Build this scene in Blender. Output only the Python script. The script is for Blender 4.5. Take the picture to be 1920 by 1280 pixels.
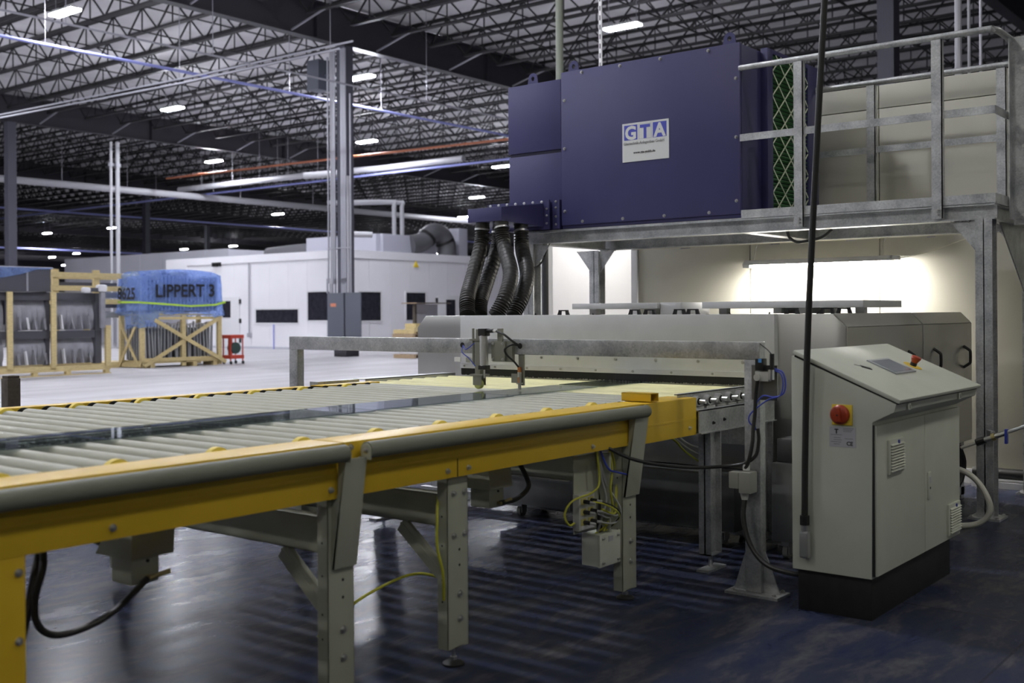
import bpy, bmesh, math, random
from mathutils import Vector, Matrix
random.seed(7)
R = math.radians
scn = bpy.context.scene
for o in list(bpy.data.objects):
    bpy.data.objects.remove(o)

# ------------------------------------------------------------------ camera, world, exposure
FOCAL = 2066.4
YAW, ROLL = R(38.34), R(0.356)
fwd = Vector((math.cos(YAW), math.sin(YAW), 0)); r0 = Vector((math.sin(YAW), -math.cos(YAW), 0)); d0 = Vector((0, 0, -1))
rgt = r0 * math.cos(ROLL) + d0 * math.sin(ROLL)
dwn = d0 * math.cos(ROLL) - r0 * math.sin(ROLL)
cd = bpy.data.cameras.new('camera'); cam = bpy.data.objects.new('camera', cd); scn.collection.objects.link(cam)
m = Matrix((rgt, -dwn, -fwd)).transposed().to_4x4(); m.translation = Vector((0, 0, 1.45)); cam.matrix_world = m
cd.sensor_width = 36; cd.lens = FOCAL / 1920 * 36; cd.shift_y = -(640 - 587.6) / 1920
cd.clip_start = 0.05; cd.clip_end = 600
cd.dof.use_dof = True; cd.dof.focus_distance = 7.4; cd.dof.aperture_fstop = 2.6
scn.camera = cam
wd = bpy.data.worlds.new('world'); scn.world = wd; wd.use_nodes = True
wd.node_tree.nodes['Background'].inputs[0].default_value = (0.6, 0.62, 0.7, 1); wd.node_tree.nodes['Background'].inputs[1].default_value = 0.02
vs = scn.view_settings; vs.view_transform = 'Standard'; vs.look = 'None'; vs.exposure = 0.0; vs.gamma = 1.0; vs.use_curve_mapping = False
HIGHBAY = 440.0         # emission of one high-bay lens
HIGHBAY_NEAR = 150.0    # the dimmed fixtures over the washing line
SHOPLIGHT = 330.0
ROOMLIGHT = 85.0

# ------------------------------------------------------------------ materials
MATS = {}
def mat(name, col, rough=0.5, metal=0.0, var=0.0, vscale=6.0, bump=0.0, bscale=40.0, emit=None, es=0.0, spec=None, stretch=None, rvar=0.0, alpha=None, trans=None):
    if name in MATS: return MATS[name]
    mt = bpy.data.materials.new(name); mt.use_nodes = True; nt = mt.node_tree; N = nt.nodes; L = nt.links
    p = N['Principled BSDF']; p.inputs['Base Color'].default_value = (*col, 1); p.inputs['Roughness'].default_value = rough; p.inputs['Metallic'].default_value = metal
    if spec is not None: p.inputs['Specular IOR Level'].default_value = spec
    if emit: p.inputs['Emission Color'].default_value = (*emit, 1); p.inputs['Emission Strength'].default_value = es
    if alpha is not None: p.inputs['Alpha'].default_value = alpha
    if trans is not None: p.inputs['Transmission Weight'].default_value = trans
    if var or bump or rvar:
        g = N.new('ShaderNodeNewGeometry'); mp = N.new('ShaderNodeMapping'); L.new(g.outputs['Position'], mp.inputs[0])
        if stretch: mp.inputs['Scale'].default_value = stretch
    if var or rvar:
        n = N.new('ShaderNodeTexNoise'); n.inputs['Scale'].default_value = vscale; n.inputs['Detail'].default_value = 5; L.new(mp.outputs[0], n.inputs['Vector'])
    if var:
        cr = N.new('ShaderNodeMapRange'); cr.inputs[1].default_value = 0.3; cr.inputs[2].default_value = 0.7; cr.inputs[3].default_value = 1 - var; cr.inputs[4].default_value = 1 + var
        L.new(n.outputs[0], cr.inputs[0])
        mx = N.new('ShaderNodeVectorMath'); mx.operation = 'SCALE'; mx.inputs[0].default_value = col; L.new(cr.outputs[0], mx.inputs['Scale']); L.new(mx.outputs[0], p.inputs['Base Color'])
    if rvar:
        cr = N.new('ShaderNodeMapRange'); cr.inputs[1].default_value = 0.3; cr.inputs[2].default_value = 0.7; cr.inputs[3].default_value = max(0.03, rough - rvar); cr.inputs[4].default_value = rough + rvar
        L.new(n.outputs[0], cr.inputs[0]); L.new(cr.outputs[0], p.inputs['Roughness'])
    if bump:
        b = N.new('ShaderNodeTexNoise'); b.inputs['Scale'].default_value = bscale; b.inputs['Detail'].default_value = 4; L.new(mp.outputs[0], b.inputs['Vector'])
        bp = N.new('ShaderNodeBump'); bp.inputs['Strength'].default_value = bump; bp.inputs['Distance'].default_value = 0.01; L.new(b.outputs[0], bp.inputs['Height']); L.new(bp.outputs[0], p.inputs['Normal'])
    MATS[name] = mt
    return mt
def galvanised():
    mt = bpy.data.materials.new('galvanised_steel'); mt.use_nodes = True; N = mt.node_tree.nodes; L = mt.node_tree.links; p = N['Principled BSDF']
    g = N.new('ShaderNodeNewGeometry'); v = N.new('ShaderNodeTexVoronoi'); v.inputs['Scale'].default_value = 95; L.new(g.outputs['Position'], v.inputs['Vector'])
    n = N.new('ShaderNodeTexNoise'); n.inputs['Scale'].default_value = 7; n.inputs['Detail'].default_value = 6; L.new(g.outputs['Position'], n.inputs['Vector'])
    a = N.new('ShaderNodeMath'); a.operation = 'MULTIPLY_ADD'; L.new(v.outputs['Color'], a.inputs[0]); a.inputs[1].default_value = 0.28; L.new(n.outputs[0], a.inputs[2])
    c = N.new('ShaderNodeValToRGB'); c.color_ramp.elements[0].position = 0.35; c.color_ramp.elements[0].color = (0.30, 0.31, 0.315, 1); c.color_ramp.elements[1].position = 0.95; c.color_ramp.elements[1].color = (0.68, 0.69, 0.68, 1)
    L.new(a.outputs[0], c.inputs[0]); L.new(c.outputs[0], p.inputs['Base Color']); p.inputs['Metallic'].default_value = 0.72
    mr = N.new('ShaderNodeMapRange'); mr.inputs[3].default_value = 0.38; mr.inputs[4].default_value = 0.55; L.new(v.outputs['Color'], mr.inputs[0]); L.new(mr.outputs[0], p.inputs['Roughness'])
    return mt
GALV = galvanised()
YEL = mat('yellow_paint', (0.74, 0.485, 0.026), 0.4, var=0.05, vscale=4, bump=0.03, bscale=220)
YELW = mat('yellow_rubber', (0.78, 0.6, 0.06), 0.5)
PEB = mat('pebble_grey_paint', (0.40, 0.41, 0.32), 0.45, var=0.04, vscale=8, bump=0.03, bscale=250)
TUBE = mat('grey_plastic_tube', (0.225, 0.235, 0.178), 0.55, var=0.05)
ROLL_G = mat('grey_roller_plastic', (0.355, 0.355, 0.262), 0.5, var=0.08, vscale=9, stretch=(6, 1, 6))
ROLL_Y = mat('cream_roller_rubber', (0.80, 0.76, 0.40), 0.6, var=0.05, vscale=5)
BLK = mat('black_rubber', (0.012, 0.012, 0.012), 0.5)
BLKP = mat('black_plastic', (0.018, 0.018, 0.018), 0.35)
CABLE = mat('black_cable', (0.02, 0.02, 0.018), 0.45)
HOSE = mat('black_corrugated_hose', (0.016, 0.015, 0.012), 0.5)
STEEL = mat('zinc_steel', (0.62, 0.62, 0.6), 0.3, 0.9)
ALU = mat('brushed_aluminium', (0.72, 0.72, 0.72), 0.35, 0.8, var=0.05)
SST = mat('stainless_sheet', (0.52, 0.515, 0.485), 0.32, 0.92, bump=0.32, bscale=1.2, stretch=(2.4, 2.4, 0.15))
SSTD = mat('satin_steel_hood', (0.66, 0.665, 0.66), 0.45, 0.5, var=0.05, vscale=5)
TANK = mat('steel_tank', (0.3, 0.3, 0.29), 0.45, 0.6, var=0.15, vscale=5)
NAVY = mat('night_blue_paint', (0.045, 0.044, 0.135), 0.42, var=0.04, vscale=3)
CAB = mat('light_grey_enamel', (0.58, 0.60, 0.50), 0.42, var=0.03, bump=0.04, bscale=300)
PLINTH = mat('black_plinth', (0.014, 0.014, 0.014), 0.5, var=0.3, vscale=12)
REDK = mat('red_plastic', (0.36, 0.045, 0.015), 0.35)
YELK = mat('yellow_plastic', (0.85, 0.62, 0.05), 0.4)
BLUE_H = mat('blue_air_hose', (0.06, 0.09, 0.5), 0.35)
BLUE_V = mat('blue_plastic', (0.03, 0.05, 0.35), 0.4)
YG = mat('yellow_green_wire', (0.5, 0.5, 0.04), 0.4)
GREYW = mat('grey_wire', (0.4, 0.41, 0.4), 0.4)
ORANGE = mat('orange_stain', (0.55, 0.2, 0.06), 0.5, 0.3, var=0.2, vscale=40)
LIME = mat('lime_rubber', (0.6, 0.65, 0.2), 0.5)
WHITE = mat('white_plastic', (0.8, 0.8, 0.78), 0.4)
BEIGE = mat('beige_conduit', (0.66, 0.62, 0.48), 0.5)
LABEL = mat('silver_label', (0.55, 0.55, 0.58), 0.4, 0.3)
SIGNW = mat('white_sign', (0.72, 0.73, 0.70), 0.45)
LOGO = mat('logo_blue', (0.07, 0.085, 0.46), 0.45)
INK = mat('black_ink', (0.015, 0.015, 0.015), 0.5)
INKG = mat('grey_ink', (0.2, 0.2, 0.2), 0.5)
SCREEN = mat('touch_screen', (0.25, 0.27, 0.31), 0.12)
SCRF = mat('screen_bezel', (0.32, 0.34, 0.35), 0.35)
FILT = mat('green_filter_media', (0.10, 0.27, 0.11), 0.8)
MESHW = mat('white_filter_mesh', (0.72, 0.76, 0.58), 0.6)
GIRD = mat('dark_girder_paint', (0.032, 0.03, 0.038), 0.5, var=0.1, vscale=0.8)
JOIST = mat('black_joist_paint', (0.017, 0.016, 0.018), 0.55)
COLM = mat('dark_column_paint', (0.085, 0.085, 0.11), 0.5)
BOXM = mat('grey_column_guard', (0.11, 0.12, 0.15), 0.5)
DECK = mat('roof_insulation', (0.74, 0.73, 0.75), 0.7, var=0.12, vscale=0.7, bump=0.35, bscale=1.6)
CONDUIT = mat('grey_conduit', (0.45, 0.45, 0.5), 0.4, 0.5)
PIPEW = mat('white_pipe', (0.46, 0.46, 0.49), 0.45)
PIPEB = mat('blue_pipe', (0.33, 0.36, 0.74), 0.35)
PIPEO = mat('orange_pipe', (0.45, 0.16, 0.08), 0.5)
PANW = mat('white_wall_panel', (0.86, 0.85, 0.89), 0.5, var=0.02, vscale=1)
PANG = mat('shaded_panel_and_skirting', (0.56, 0.56, 0.62), 0.55)  # set-back room's shade mixed into the panel colour; also the plain skirting
CREAM = mat('cream_wall_panel', (0.56, 0.545, 0.455), 0.45, var=0.02, vscale=1)
TRIMW = mat('white_trim', (0.75, 0.75, 0.77), 0.5)
GLASSD = mat('dark_window_glass', (0.03, 0.03, 0.04), 0.08, var=0.3, vscale=5)
WOOD = mat('pine_wood', (0.62, 0.5, 0.25), 0.65, var=0.12, vscale=8, stretch=(1, 1, 4))
WOODD = mat('dark_wood', (0.09, 0.075, 0.06), 0.7, var=0.3, vscale=20)
FRAMED = mat('dark_grey_profile', (0.075, 0.075, 0.09), 0.45)
FOAM = mat('grey_foam_wrap', (0.27, 0.27, 0.30), 0.5, var=0.15, vscale=5, bump=0.8, bscale=6)
FOAMW = mat('white_foam', (0.75, 0.75, 0.78), 0.6)
ALUP = mat('aluminium_profile', (0.42, 0.43, 0.45), 0.4, 0.5)
LIMES = mat('lime_strap', (0.5, 0.75, 0.08), 0.5)
CARTR = mat('red_cart_paint', (0.5, 0.06, 0.035), 0.45)
HVAC = mat('hvac_grey', (0.45, 0.45, 0.52), 0.5)
DUCTD = mat('dark_duct_wrap', (0.11, 0.11, 0.12), 0.5)
CARD = mat('brown_board', (0.4, 0.29, 0.18), 0.7)
TRANSH = mat('clear_hose', (0.55, 0.54, 0.46), 0.25, var=0.05)
FARW = mat('far_wall_paint', (0.10, 0.10, 0.12), 0.7)
LENS = mat('high_bay_lens', (0.9, 0.9, 0.9), 0.4, emit=(0.90, 0.92, 1.0), es=HIGHBAY)
LENSN = mat('high_bay_lens_dimmed', (0.9, 0.9, 0.9), 0.4, emit=(1.0, 0.985, 0.92), es=HIGHBAY_NEAR)
LENSS = mat('shop_light_tube', (0.9, 0.9, 0.9), 0.4, emit=(1.0, 0.96, 0.92), es=SHOPLIGHT)
LENSR = mat('room_light_lens', (0.9, 0.9, 0.9), 0.4, emit=(1.0, 0.98, 0.92), es=ROOMLIGHT)

def glass_strip_mat():
    mt = bpy.data.materials.new('clear_float_glass'); mt.use_nodes = True; N = mt.node_tree.nodes; L = mt.node_tree.links
    N.remove(N['Principled BSDF'])
    fr = N.new('ShaderNodeFresnel'); fr.inputs['IOR'].default_value = 1.6
    tr = N.new('ShaderNodeBsdfTransparent'); tr.inputs[0].default_value = (0.84, 0.88, 0.90, 1)
    gl = N.new('ShaderNodeBsdfGlossy'); gl.inputs['Roughness'].default_value = 0.015; gl.inputs[0].default_value = (0.95, 0.97, 1, 1)
    mx = N.new('ShaderNodeMixShader'); fm = N.new('ShaderNodeMath'); fm.operation = 'MULTIPLY'; fm.inputs[1].default_value = 0.8; L.new(fr.outputs[0], fm.inputs[0]); L.new(fm.outputs[0], mx.inputs[0]); L.new(tr.outputs[0], mx.inputs[1]); L.new(gl.outputs[0], mx.inputs[2]); L.new(mx.outputs[0], N['Material Output'].inputs[0])
    return mt
GLASS = glass_strip_mat()
MECH = mat('dull_machined_steel', (0.30, 0.30, 0.25), 0.45, 0.5)
PLATE = mat('dark_stainless_plate', (0.22, 0.22, 0.21), 0.35, 0.7)
def film_mat():
    mt = bpy.data.materials.new('blue_stretch_film'); mt.use_nodes = True; N = mt.node_tree.nodes; L = mt.node_tree.links; p = N['Principled BSDF']
    p.inputs['Base Color'].default_value = (0.2, 0.34, 0.82, 1); p.inputs['Roughness'].default_value = 0.13
    g = N.new('ShaderNodeNewGeometry'); n = N.new('ShaderNodeTexNoise'); n.inputs['Scale'].default_value = 5; n.inputs['Detail'].default_value = 7; n.inputs['Distortion'].default_value = 1.2; L.new(g.outputs['Position'], n.inputs['Vector'])
    b = N.new('ShaderNodeBump'); b.inputs['Strength'].default_value = 0.7; b.inputs['Distance'].default_value = 0.06; L.new(n.outputs[0], b.inputs['Height']); L.new(b.outputs[0], p.inputs['Normal'])
    c = N.new('ShaderNodeValToRGB'); c.color_ramp.elements[0].color = (0.24, 0.38, 0.82, 1); c.color_ramp.elements[1].color = (0.44, 0.58, 0.92, 1); c.color_ramp.elements[0].position = 0.35; c.color_ramp.elements[1].position = 0.7
    glint = c.color_ramp.elements.new(0.8); glint.color = (0.8, 0.86, 0.95, 1); L.new(n.outputs[0], c.inputs[0]); L.new(c.outputs[0], p.inputs['Base Color'])  # whitish end of the ramp paints the film's highlights into its colour
    tr = N.new('ShaderNodeBsdfTransparent'); tr.inputs[0].default_value = (0.6, 0.72, 1, 1); mx = N.new('ShaderNodeMixShader'); mx.inputs[0].default_value = 0.34
    L.new(tr.outputs[0], mx.inputs[1]); L.new(p.outputs[0], mx.inputs[2]); L.new(mx.outputs[0], N['Material Output'].inputs[0])
    return mt
FILM = film_mat()
def floor_mat():
    mt = bpy.data.materials.new('painted_and_bare_concrete'); mt.use_nodes = True; N = mt.node_tree.nodes; L = mt.node_tree.links; p = N['Principled BSDF']
    g = N.new('ShaderNodeNewGeometry'); sp = N.new('ShaderNodeSeparateXYZ'); L.new(g.outputs['Position'], sp.inputs[0])
    # bare polished concrete: cloudy streaks
    mp = N.new('ShaderNodeMapping'); mp.inputs['Scale'].default_value = (0.25, 1, 1); L.new(g.outputs['Position'], mp.inputs[0])
    n1 = N.new('ShaderNodeTexNoise'); n1.inputs['Scale'].default_value = 1.1; n1.inputs['Detail'].default_value = 6; L.new(mp.outputs[0], n1.inputs['Vector'])
    c1 = N.new('ShaderNodeValToRGB'); c1.color_ramp.elements[0].position = 0.3; c1.color_ramp.elements[0].color = (0.40, 0.39, 0.405, 1); c1.color_ramp.elements[1].position = 0.7; c1.color_ramp.elements[1].color = (0.54, 0.53, 0.545, 1); L.new(n1.outputs[0], c1.inputs[0])
    # blue epoxy: dark base, worn scuffs
    n2 = N.new('ShaderNodeTexNoise'); mp2 = N.new('ShaderNodeMapping'); mp2.inputs['Rotation'].default_value = (0, 0, 0.5); mp2.inputs['Scale'].default_value = (1.0, 2.6, 1); L.new(g.outputs['Position'], mp2.inputs[0]); n2.inputs['Scale'].default_value = 1.9; n2.inputs['Detail'].default_value = 12; n2.inputs['Roughness'].default_value = 0.68; n2.inputs['Distortion'].default_value = 0.3; L.new(mp2.outputs[0], n2.inputs['Vector'])
    c2 = N.new('ShaderNodeValToRGB'); e = c2.color_ramp.elements; e[0].position = 0.3; e[0].color = (0.015, 0.022, 0.062, 1); e[1].position = 0.52; e[1].color = (0.036, 0.040, 0.062, 1)
    e2 = c2.color_ramp.elements.new(0.74); e2.color = (0.11, 0.105, 0.105, 1); L.new(n2.outputs[0], c2.inputs[0])
    # saw-cut joints
    jf = []
    for axis, off, period in (('Y', 5.14, 3.9), ('X', 0.9, 4.6)):
        a = N.new('ShaderNodeMath'); a.operation = 'SUBTRACT'; L.new(sp.outputs[axis], a.inputs[0]); a.inputs[1].default_value = off
        b = N.new('ShaderNodeMath'); b.operation = 'PINGPONG'; L.new(a.outputs[0], b.inputs[0]); b.inputs[1].default_value = period / 2
        c = N.new('ShaderNodeMath'); c.operation = 'LESS_THAN'; L.new(b.outputs[0], c.inputs[0]); c.inputs[1].default_value = 0.006; jf.append(c)
    jm = N.new('ShaderNodeMath'); jm.operation = 'MAXIMUM'; L.new(jf[0].outputs[0], jm.inputs[0]); L.new(jf[1].outputs[0], jm.inputs[1])
    lt = N.new('ShaderNodeMath'); lt.operation = 'LESS_THAN'; L.new(sp.outputs['Y'], lt.inputs[0]); lt.inputs[1].default_value = 7.2
    mx = N.new('ShaderNodeMix'); mx.data_type = 'RGBA'; L.new(lt.outputs[0], mx.inputs['Factor']); L.new(c1.outputs[0], mx.inputs['A']); L.new(c2.outputs[0], mx.inputs['B'])
    mj = N.new('ShaderNodeMix'); mj.data_type = 'RGBA'; jj = N.new('ShaderNodeMath'); jj.operation = 'MULTIPLY'; L.new(jm.outputs[0], jj.inputs[0]); jj.inputs[1].default_value = 0.7
    L.new(jj.outputs[0], mj.inputs['Factor']); L.new(mx.outputs['Result'], mj.inputs['A']); mj.inputs['B'].default_value = (0.02, 0.02, 0.03, 1); L.new(mj.outputs['Result'], p.inputs['Base Color'])
    rr = N.new('ShaderNodeMix'); rr.data_type = 'FLOAT'; L.new(lt.outputs[0], rr.inputs['Factor']); rr.inputs['A'].default_value = 0.45
    r2 = N.new('ShaderNodeMapRange'); r2.inputs[3].default_value = 0.16; r2.inputs[4].default_value = 0.30; L.new(n2.outputs[0], r2.inputs[0]); L.new(r2.outputs[0], rr.inputs['B']); L.new(rr.outputs['Result'], p.inputs['Roughness']); p.inputs['Specular IOR Level'].default_value = 0.14
    n3 = N.new('ShaderNodeTexNoise'); n3.inputs['Scale'].default_value = 70; n3.inputs['Detail'].default_value = 3; L.new(g.outputs['Position'], n3.inputs['Vector'])
    bp = N.new('ShaderNodeBump'); bp.inputs['Strength'].default_value = 0.10; bp.inputs['Distance'].default_value = 0.004; L.new(n3.outputs[0], bp.inputs['Height']); L.new(bp.outputs[0], p.inputs['Normal'])
    df = N.new('ShaderNodeBsdfDiffuse'); L.new(mj.outputs['Result'], df.inputs[0]); ms = N.new('ShaderNodeMixShader'); wr_ = N.new('ShaderNodeMapRange'); wr_.inputs[1].default_value = 0.3; wr_.inputs[2].default_value = 0.75; wr_.inputs[3].default_value = 0.72; wr_.inputs[4].default_value = 0.25; L.new(n2.outputs[0], wr_.inputs[0]); L.new(wr_.outputs[0], ms.inputs[0]); L.new(df.outputs[0], ms.inputs[1]); L.new(p.outputs[0], ms.inputs[2]); L.new(ms.outputs[0], N['Material Output'].inputs[0])
    return mt
FLOORM = floor_mat()

# ------------------------------------------------------------------ builders
ORG = {}
def tag(o, label=None, cat=None, group=None, kind=None):
    for k, v in (('label', label), ('category', cat), ('group', group), ('kind', kind)):
        if v: o[k] = v
    return o
def thing(name, label, cat, loc=(0, 0, 0), group=None, kind=None):
    o = bpy.data.objects.new(name, None); scn.collection.objects.link(o); o.location = loc; o.empty_display_size = 0.1
    ORG[o.name] = Vector(loc)
    return tag(o, label, cat, group, kind)
class B:
    def __init__(s): s.v = []; s.f = []
    def add(s, vs, fs):
        n = len(s.v); s.v += [Vector(q) for q in vs]; s.f += [tuple(i + n for i in q) for q in fs]; return s
    def box(s, x0, x1, y0, y1, z0, z1):
        x0, x1 = min(x0, x1), max(x0, x1); y0, y1 = min(y0, y1), max(y0, y1); z0, z1 = min(z0, z1), max(z0, z1)
        return s.add([(x0, y0, z0), (x1, y0, z0), (x1, y1, z0), (x0, y1, z0), (x0, y0, z1), (x1, y0, z1), (x1, y1, z1), (x0, y1, z1)],
                     [(3, 2, 1, 0), (4, 5, 6, 7), (0, 1, 5, 4), (1, 2, 6, 5), (2, 3, 7, 6), (3, 0, 4, 7)])
    def hexa(s, bot, top):
        return s.add(list(bot) + list(top), [(3, 2, 1, 0), (4, 5, 6, 7), (0, 1, 5, 4), (1, 2, 6, 5), (2, 3, 7, 6), (3, 0, 4, 7)])
    def bar(s, p0, p1, w, h, up=(0, 0, 1)):
        p0 = Vector(p0); p1 = Vector(p1); t = (p1 - p0).normalized(); up = Vector(up)
        if abs(t.dot(up)) > 0.99: up = Vector((1, 0, 0))
        sd = t.cross(up).normalized(); u = sd.cross(t)
        a = [p0 + sd * (i * w / 2) + u * (j * h / 2) for i, j in ((-1, -1), (1, -1), (1, 1), (-1, 1))]; b = [q + (p1 - p0) for q in a]
        return s.add(a + b, [(0, 1, 2, 3), (7, 6, 5, 4), (1, 0, 4, 5), (2, 1, 5, 6), (3, 2, 6, 7), (0, 3, 7, 4)])
    def prism(s, poly, vec):
        vec = Vector(vec); n = len(poly); P = [Vector(q) for q in poly]
        return s.add(P + [q + vec for q in P], [tuple(range(n - 1, -1, -1)), tuple(range(n, 2 * n))] + [(i, (i + 1) % n, (i + 1) % n + n, i + n) for i in range(n)])
    def cyl(s, p0, p1, r, n=12, r2=None):
        p0 = Vector(p0); p1 = Vector(p1); r2 = r if r2 is None else r2; t = (p1 - p0).normalized(); a = t.orthogonal().normalized(); b = t.cross(a)
        A = [p0 + (a * math.cos(k * 2 * math.pi / n) + b * math.sin(k * 2 * math.pi / n)) * r for k in range(n)]
        C = [p1 + (a * math.cos(k * 2 * math.pi / n) + b * math.sin(k * 2 * math.pi / n)) * r2 for k in range(n)]
        return s.add(A + C, [tuple(range(n - 1, -1, -1)), tuple(range(n, 2 * n))] + [(i, (i + 1) % n, (i + 1) % n + n, i + n) for i in range(n)])
    def lathe(s, p0, t, prof, n=16):
        p0 = Vector(p0); t = Vector(t).normalized(); a = t.orthogonal().normalized(); b = t.cross(a); k0 = len(prof); vs = []
        for h, r in prof:
            vs += [p0 + t * h + (a * math.cos(k * 2 * math.pi / n) + b * math.sin(k * 2 * math.pi / n)) * r for k in range(n)]
        fs = [(j * n + i, j * n + (i + 1) % n, (j + 1) * n + (i + 1) % n, (j + 1) * n + i) for j in range(k0 - 1) for i in range(n)]
        fs += [tuple(range(n - 1, -1, -1)), tuple(range((k0 - 1) * n, k0 * n))]
        return s.add(vs, fs)
    def tube(s, pts, r, n=8, sub=6, rf=None):
        P = [Vector(p) for p in pts]
        if sub > 1 and len(P) > 2:
            Q = [P[0] * 2 - P[1]] + P + [P[-1] * 2 - P[-2]]; out = []
            for i in range(1, len(Q) - 2):
                for k in range(sub):
                    u = k / sub; a, b, c, d = Q[i - 1], Q[i], Q[i + 1], Q[i + 2]
                    out.append(0.5 * ((2 * b) + (c - a) * u + (2 * a - 5 * b + 4 * c - d) * u * u + (3 * b - a - 3 * c + d) * u ** 3))
            P = out + [P[-1]]
        vs = []; nrm = None; m = len(P)
        for i, p in enumerate(P):
            t = (P[min(i + 1, m - 1)] - P[max(i - 1, 0)]).normalized()
            nrm = t.orthogonal().normalized() if nrm is None else (nrm - t * nrm.dot(t)).normalized()
            b = t.cross(nrm); rr = r if rf is None else rf(i)
            vs += [p + (nrm * math.cos(k * 2 * math.pi / n) + b * math.sin(k * 2 * math.pi / n)) * rr for k in range(n)]
        fs = [(j * n + i, j * n + (i + 1) % n, (j + 1) * n + (i + 1) % n, (j + 1) * n + i) for j in range(m - 1) for i in range(n)]
        fs += [tuple(range(n - 1, -1, -1)), tuple(range((m - 1) * n, m * n))]
        return s.add(vs, fs)
    def sph(s, c, r, n=10, sz=1.0):
        prof = [(-r * sz * math.cos(math.pi * k / 6), max(1e-4, r * math.sin(math.pi * k / 6))) for k in range(7)]
        return s.lathe(c, (0, 0, 1), prof, n)
    def build(s, name, m, parent=None, bevel=0.0, smooth=30, label=None, kind=None):
        off = Vector()
        if parent is not None: off = ORG[parent.name]
        me = bpy.data.meshes.new(name); me.from_pydata([tuple(q - off) for q in s.v], [], s.f); me.materials.append(m)
        o = bpy.data.objects.new(name, me); scn.collection.objects.link(o)
        bm = bmesh.new(); bm.from_mesh(me); bmesh.ops.recalc_face_normals(bm, faces=bm.faces)
        if bevel:
            es = [e for e in bm.edges if len(e.link_faces) == 2 and e.calc_face_angle(0) > 0.6]
            bmesh.ops.bevel(bm, geom=es, offset=bevel, segments=2, affect='EDGES', profile=0.6, clamp_overlap=True)
        bm.to_mesh(me); bm.free()
        if smooth: me.shade_smooth(); me.set_sharp_from_angle(angle=R(smooth))
        if parent is not None: o.parent = parent
        ORG[o.name] = off.copy()
        return tag(o, label, None, None, kind)
def single(b, name, m, label, cat, group=None, bevel=0.0, kind=None, smooth=30):
    o = b.build(name, m, None, bevel, smooth); return tag(o, label, cat, group, kind)
def inst(o, delta, parent=None, name=None):
    """a copy of one part or thing-mesh sharing its mesh, moved by delta"""
    c = o.copy(); scn.collection.objects.link(c); c.location = o.location + Vector(delta); ORG[c.name] = ORG[o.name].copy()
    if parent is not None: c.parent = parent
    return c
def text(body, size, loc, right, up, m, parent, name='lettering', offset=0.0, align='LEFT', ext=0.0006, sx=1.0, fit=None):
    cu = bpy.data.curves.new(name, 'FONT'); cu.body = body; cu.size = size; cu.extrude = ext; cu.offset = offset; cu.align_x = align; cu.resolution_u = 3
    t = bpy.data.objects.new(name + '_src', cu); scn.collection.objects.link(t)
    bpy.context.view_layer.update()
    me = bpy.data.meshes.new_from_object(t.evaluated_get(bpy.context.evaluated_depsgraph_get())); bpy.data.objects.remove(t)
    if fit: sx = fit / max(v.co.x for v in me.vertices)
    rt = Vector(right).normalized(); u = Vector(up).normalized(); n = rt.cross(u); off = ORG[parent.name] if parent is not None else Vector()
    M4 = Matrix((rt * sx, u, n)).transposed().to_4x4(); M4.translation = Vector(loc) - off; me.transform(M4); me.materials.clear(); me.materials.append(m); me.name = name
    o = bpy.data.objects.new(name, me); scn.collection.objects.link(o); ORG[o.name] = off.copy()
    if parent is not None: o.parent = parent
    return o
def bolt(parent, p, d, r=0.009, m=None, name='bolt', washer=True):
    d = Vector(d); p = Vector(p); b = B()
    if washer: b.cyl(p, p + d * 0.003, r * 1.45, 12)
    b.cyl(p, p + d * 0.011, r, 6); b.cyl(p + d * 0.011, p + d * 0.014, r * 0.5, 6)
    return b.build(name, m or STEEL, parent)
def screws(parent, pts, d, r=0.008, m=None, name='bolt'):
    """many equal bolts: one mesh, copied"""
    first = bolt(parent, pts[0], d, r, m, name)
    for p in pts[1:]: inst(first, Vector(p) - Vector(pts[0]), parent)

# ------------------------------------------------------------------ setting: floor, roof, walls
def struct(b, name, m, parent=None, **k):
    o = b.build(name, m, parent, **k)
    if parent is None: o['kind'] = 'structure'
    return o
struct(B().box(-27, 142, -27, 202, -0.3, 0), 'floor', FLOORM, smooth=0)
ceil = struct(B().box(-27, 142, -27, 202, 12.14, 12.4), 'ceiling', DECK, smooth=0)
for nm, q in (('wall_back', (142, 142.3, -27, 202)), ('wall_left', (-27, 142, 202, 202.3)), ('wall_front', (-27.3, -27, -27, 202)), ('wall_side', (-27, 142, -27.3, -27))):
    struct(B().box(*q, 0, 12.4), nm, FARW, smooth=0)
GY = [-12, 9.2, 28.2, 51.3, 73, 95, 117, 139, 161]
b = B(); b.box(-27, 142, -0.19, 0.19, 11.97, 12.0); b.box(-27, 142, -0.19, 0.19, 10.72, 10.75); b.box(-27, 142, -0.015, 0.015, 10.75, 11.97)
for k in range(18): b.box(-20 + 9 * k, -19.97 + 9 * k, -0.17, 0.17, 10.75, 11.97)
g0 = b.build('girder', GIRD, ceil, smooth=0); g0.location.y = GY[0]
for y in GY[1:]:
    c = inst(g0, (0, y - GY[0], 0), ceil)
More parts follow.
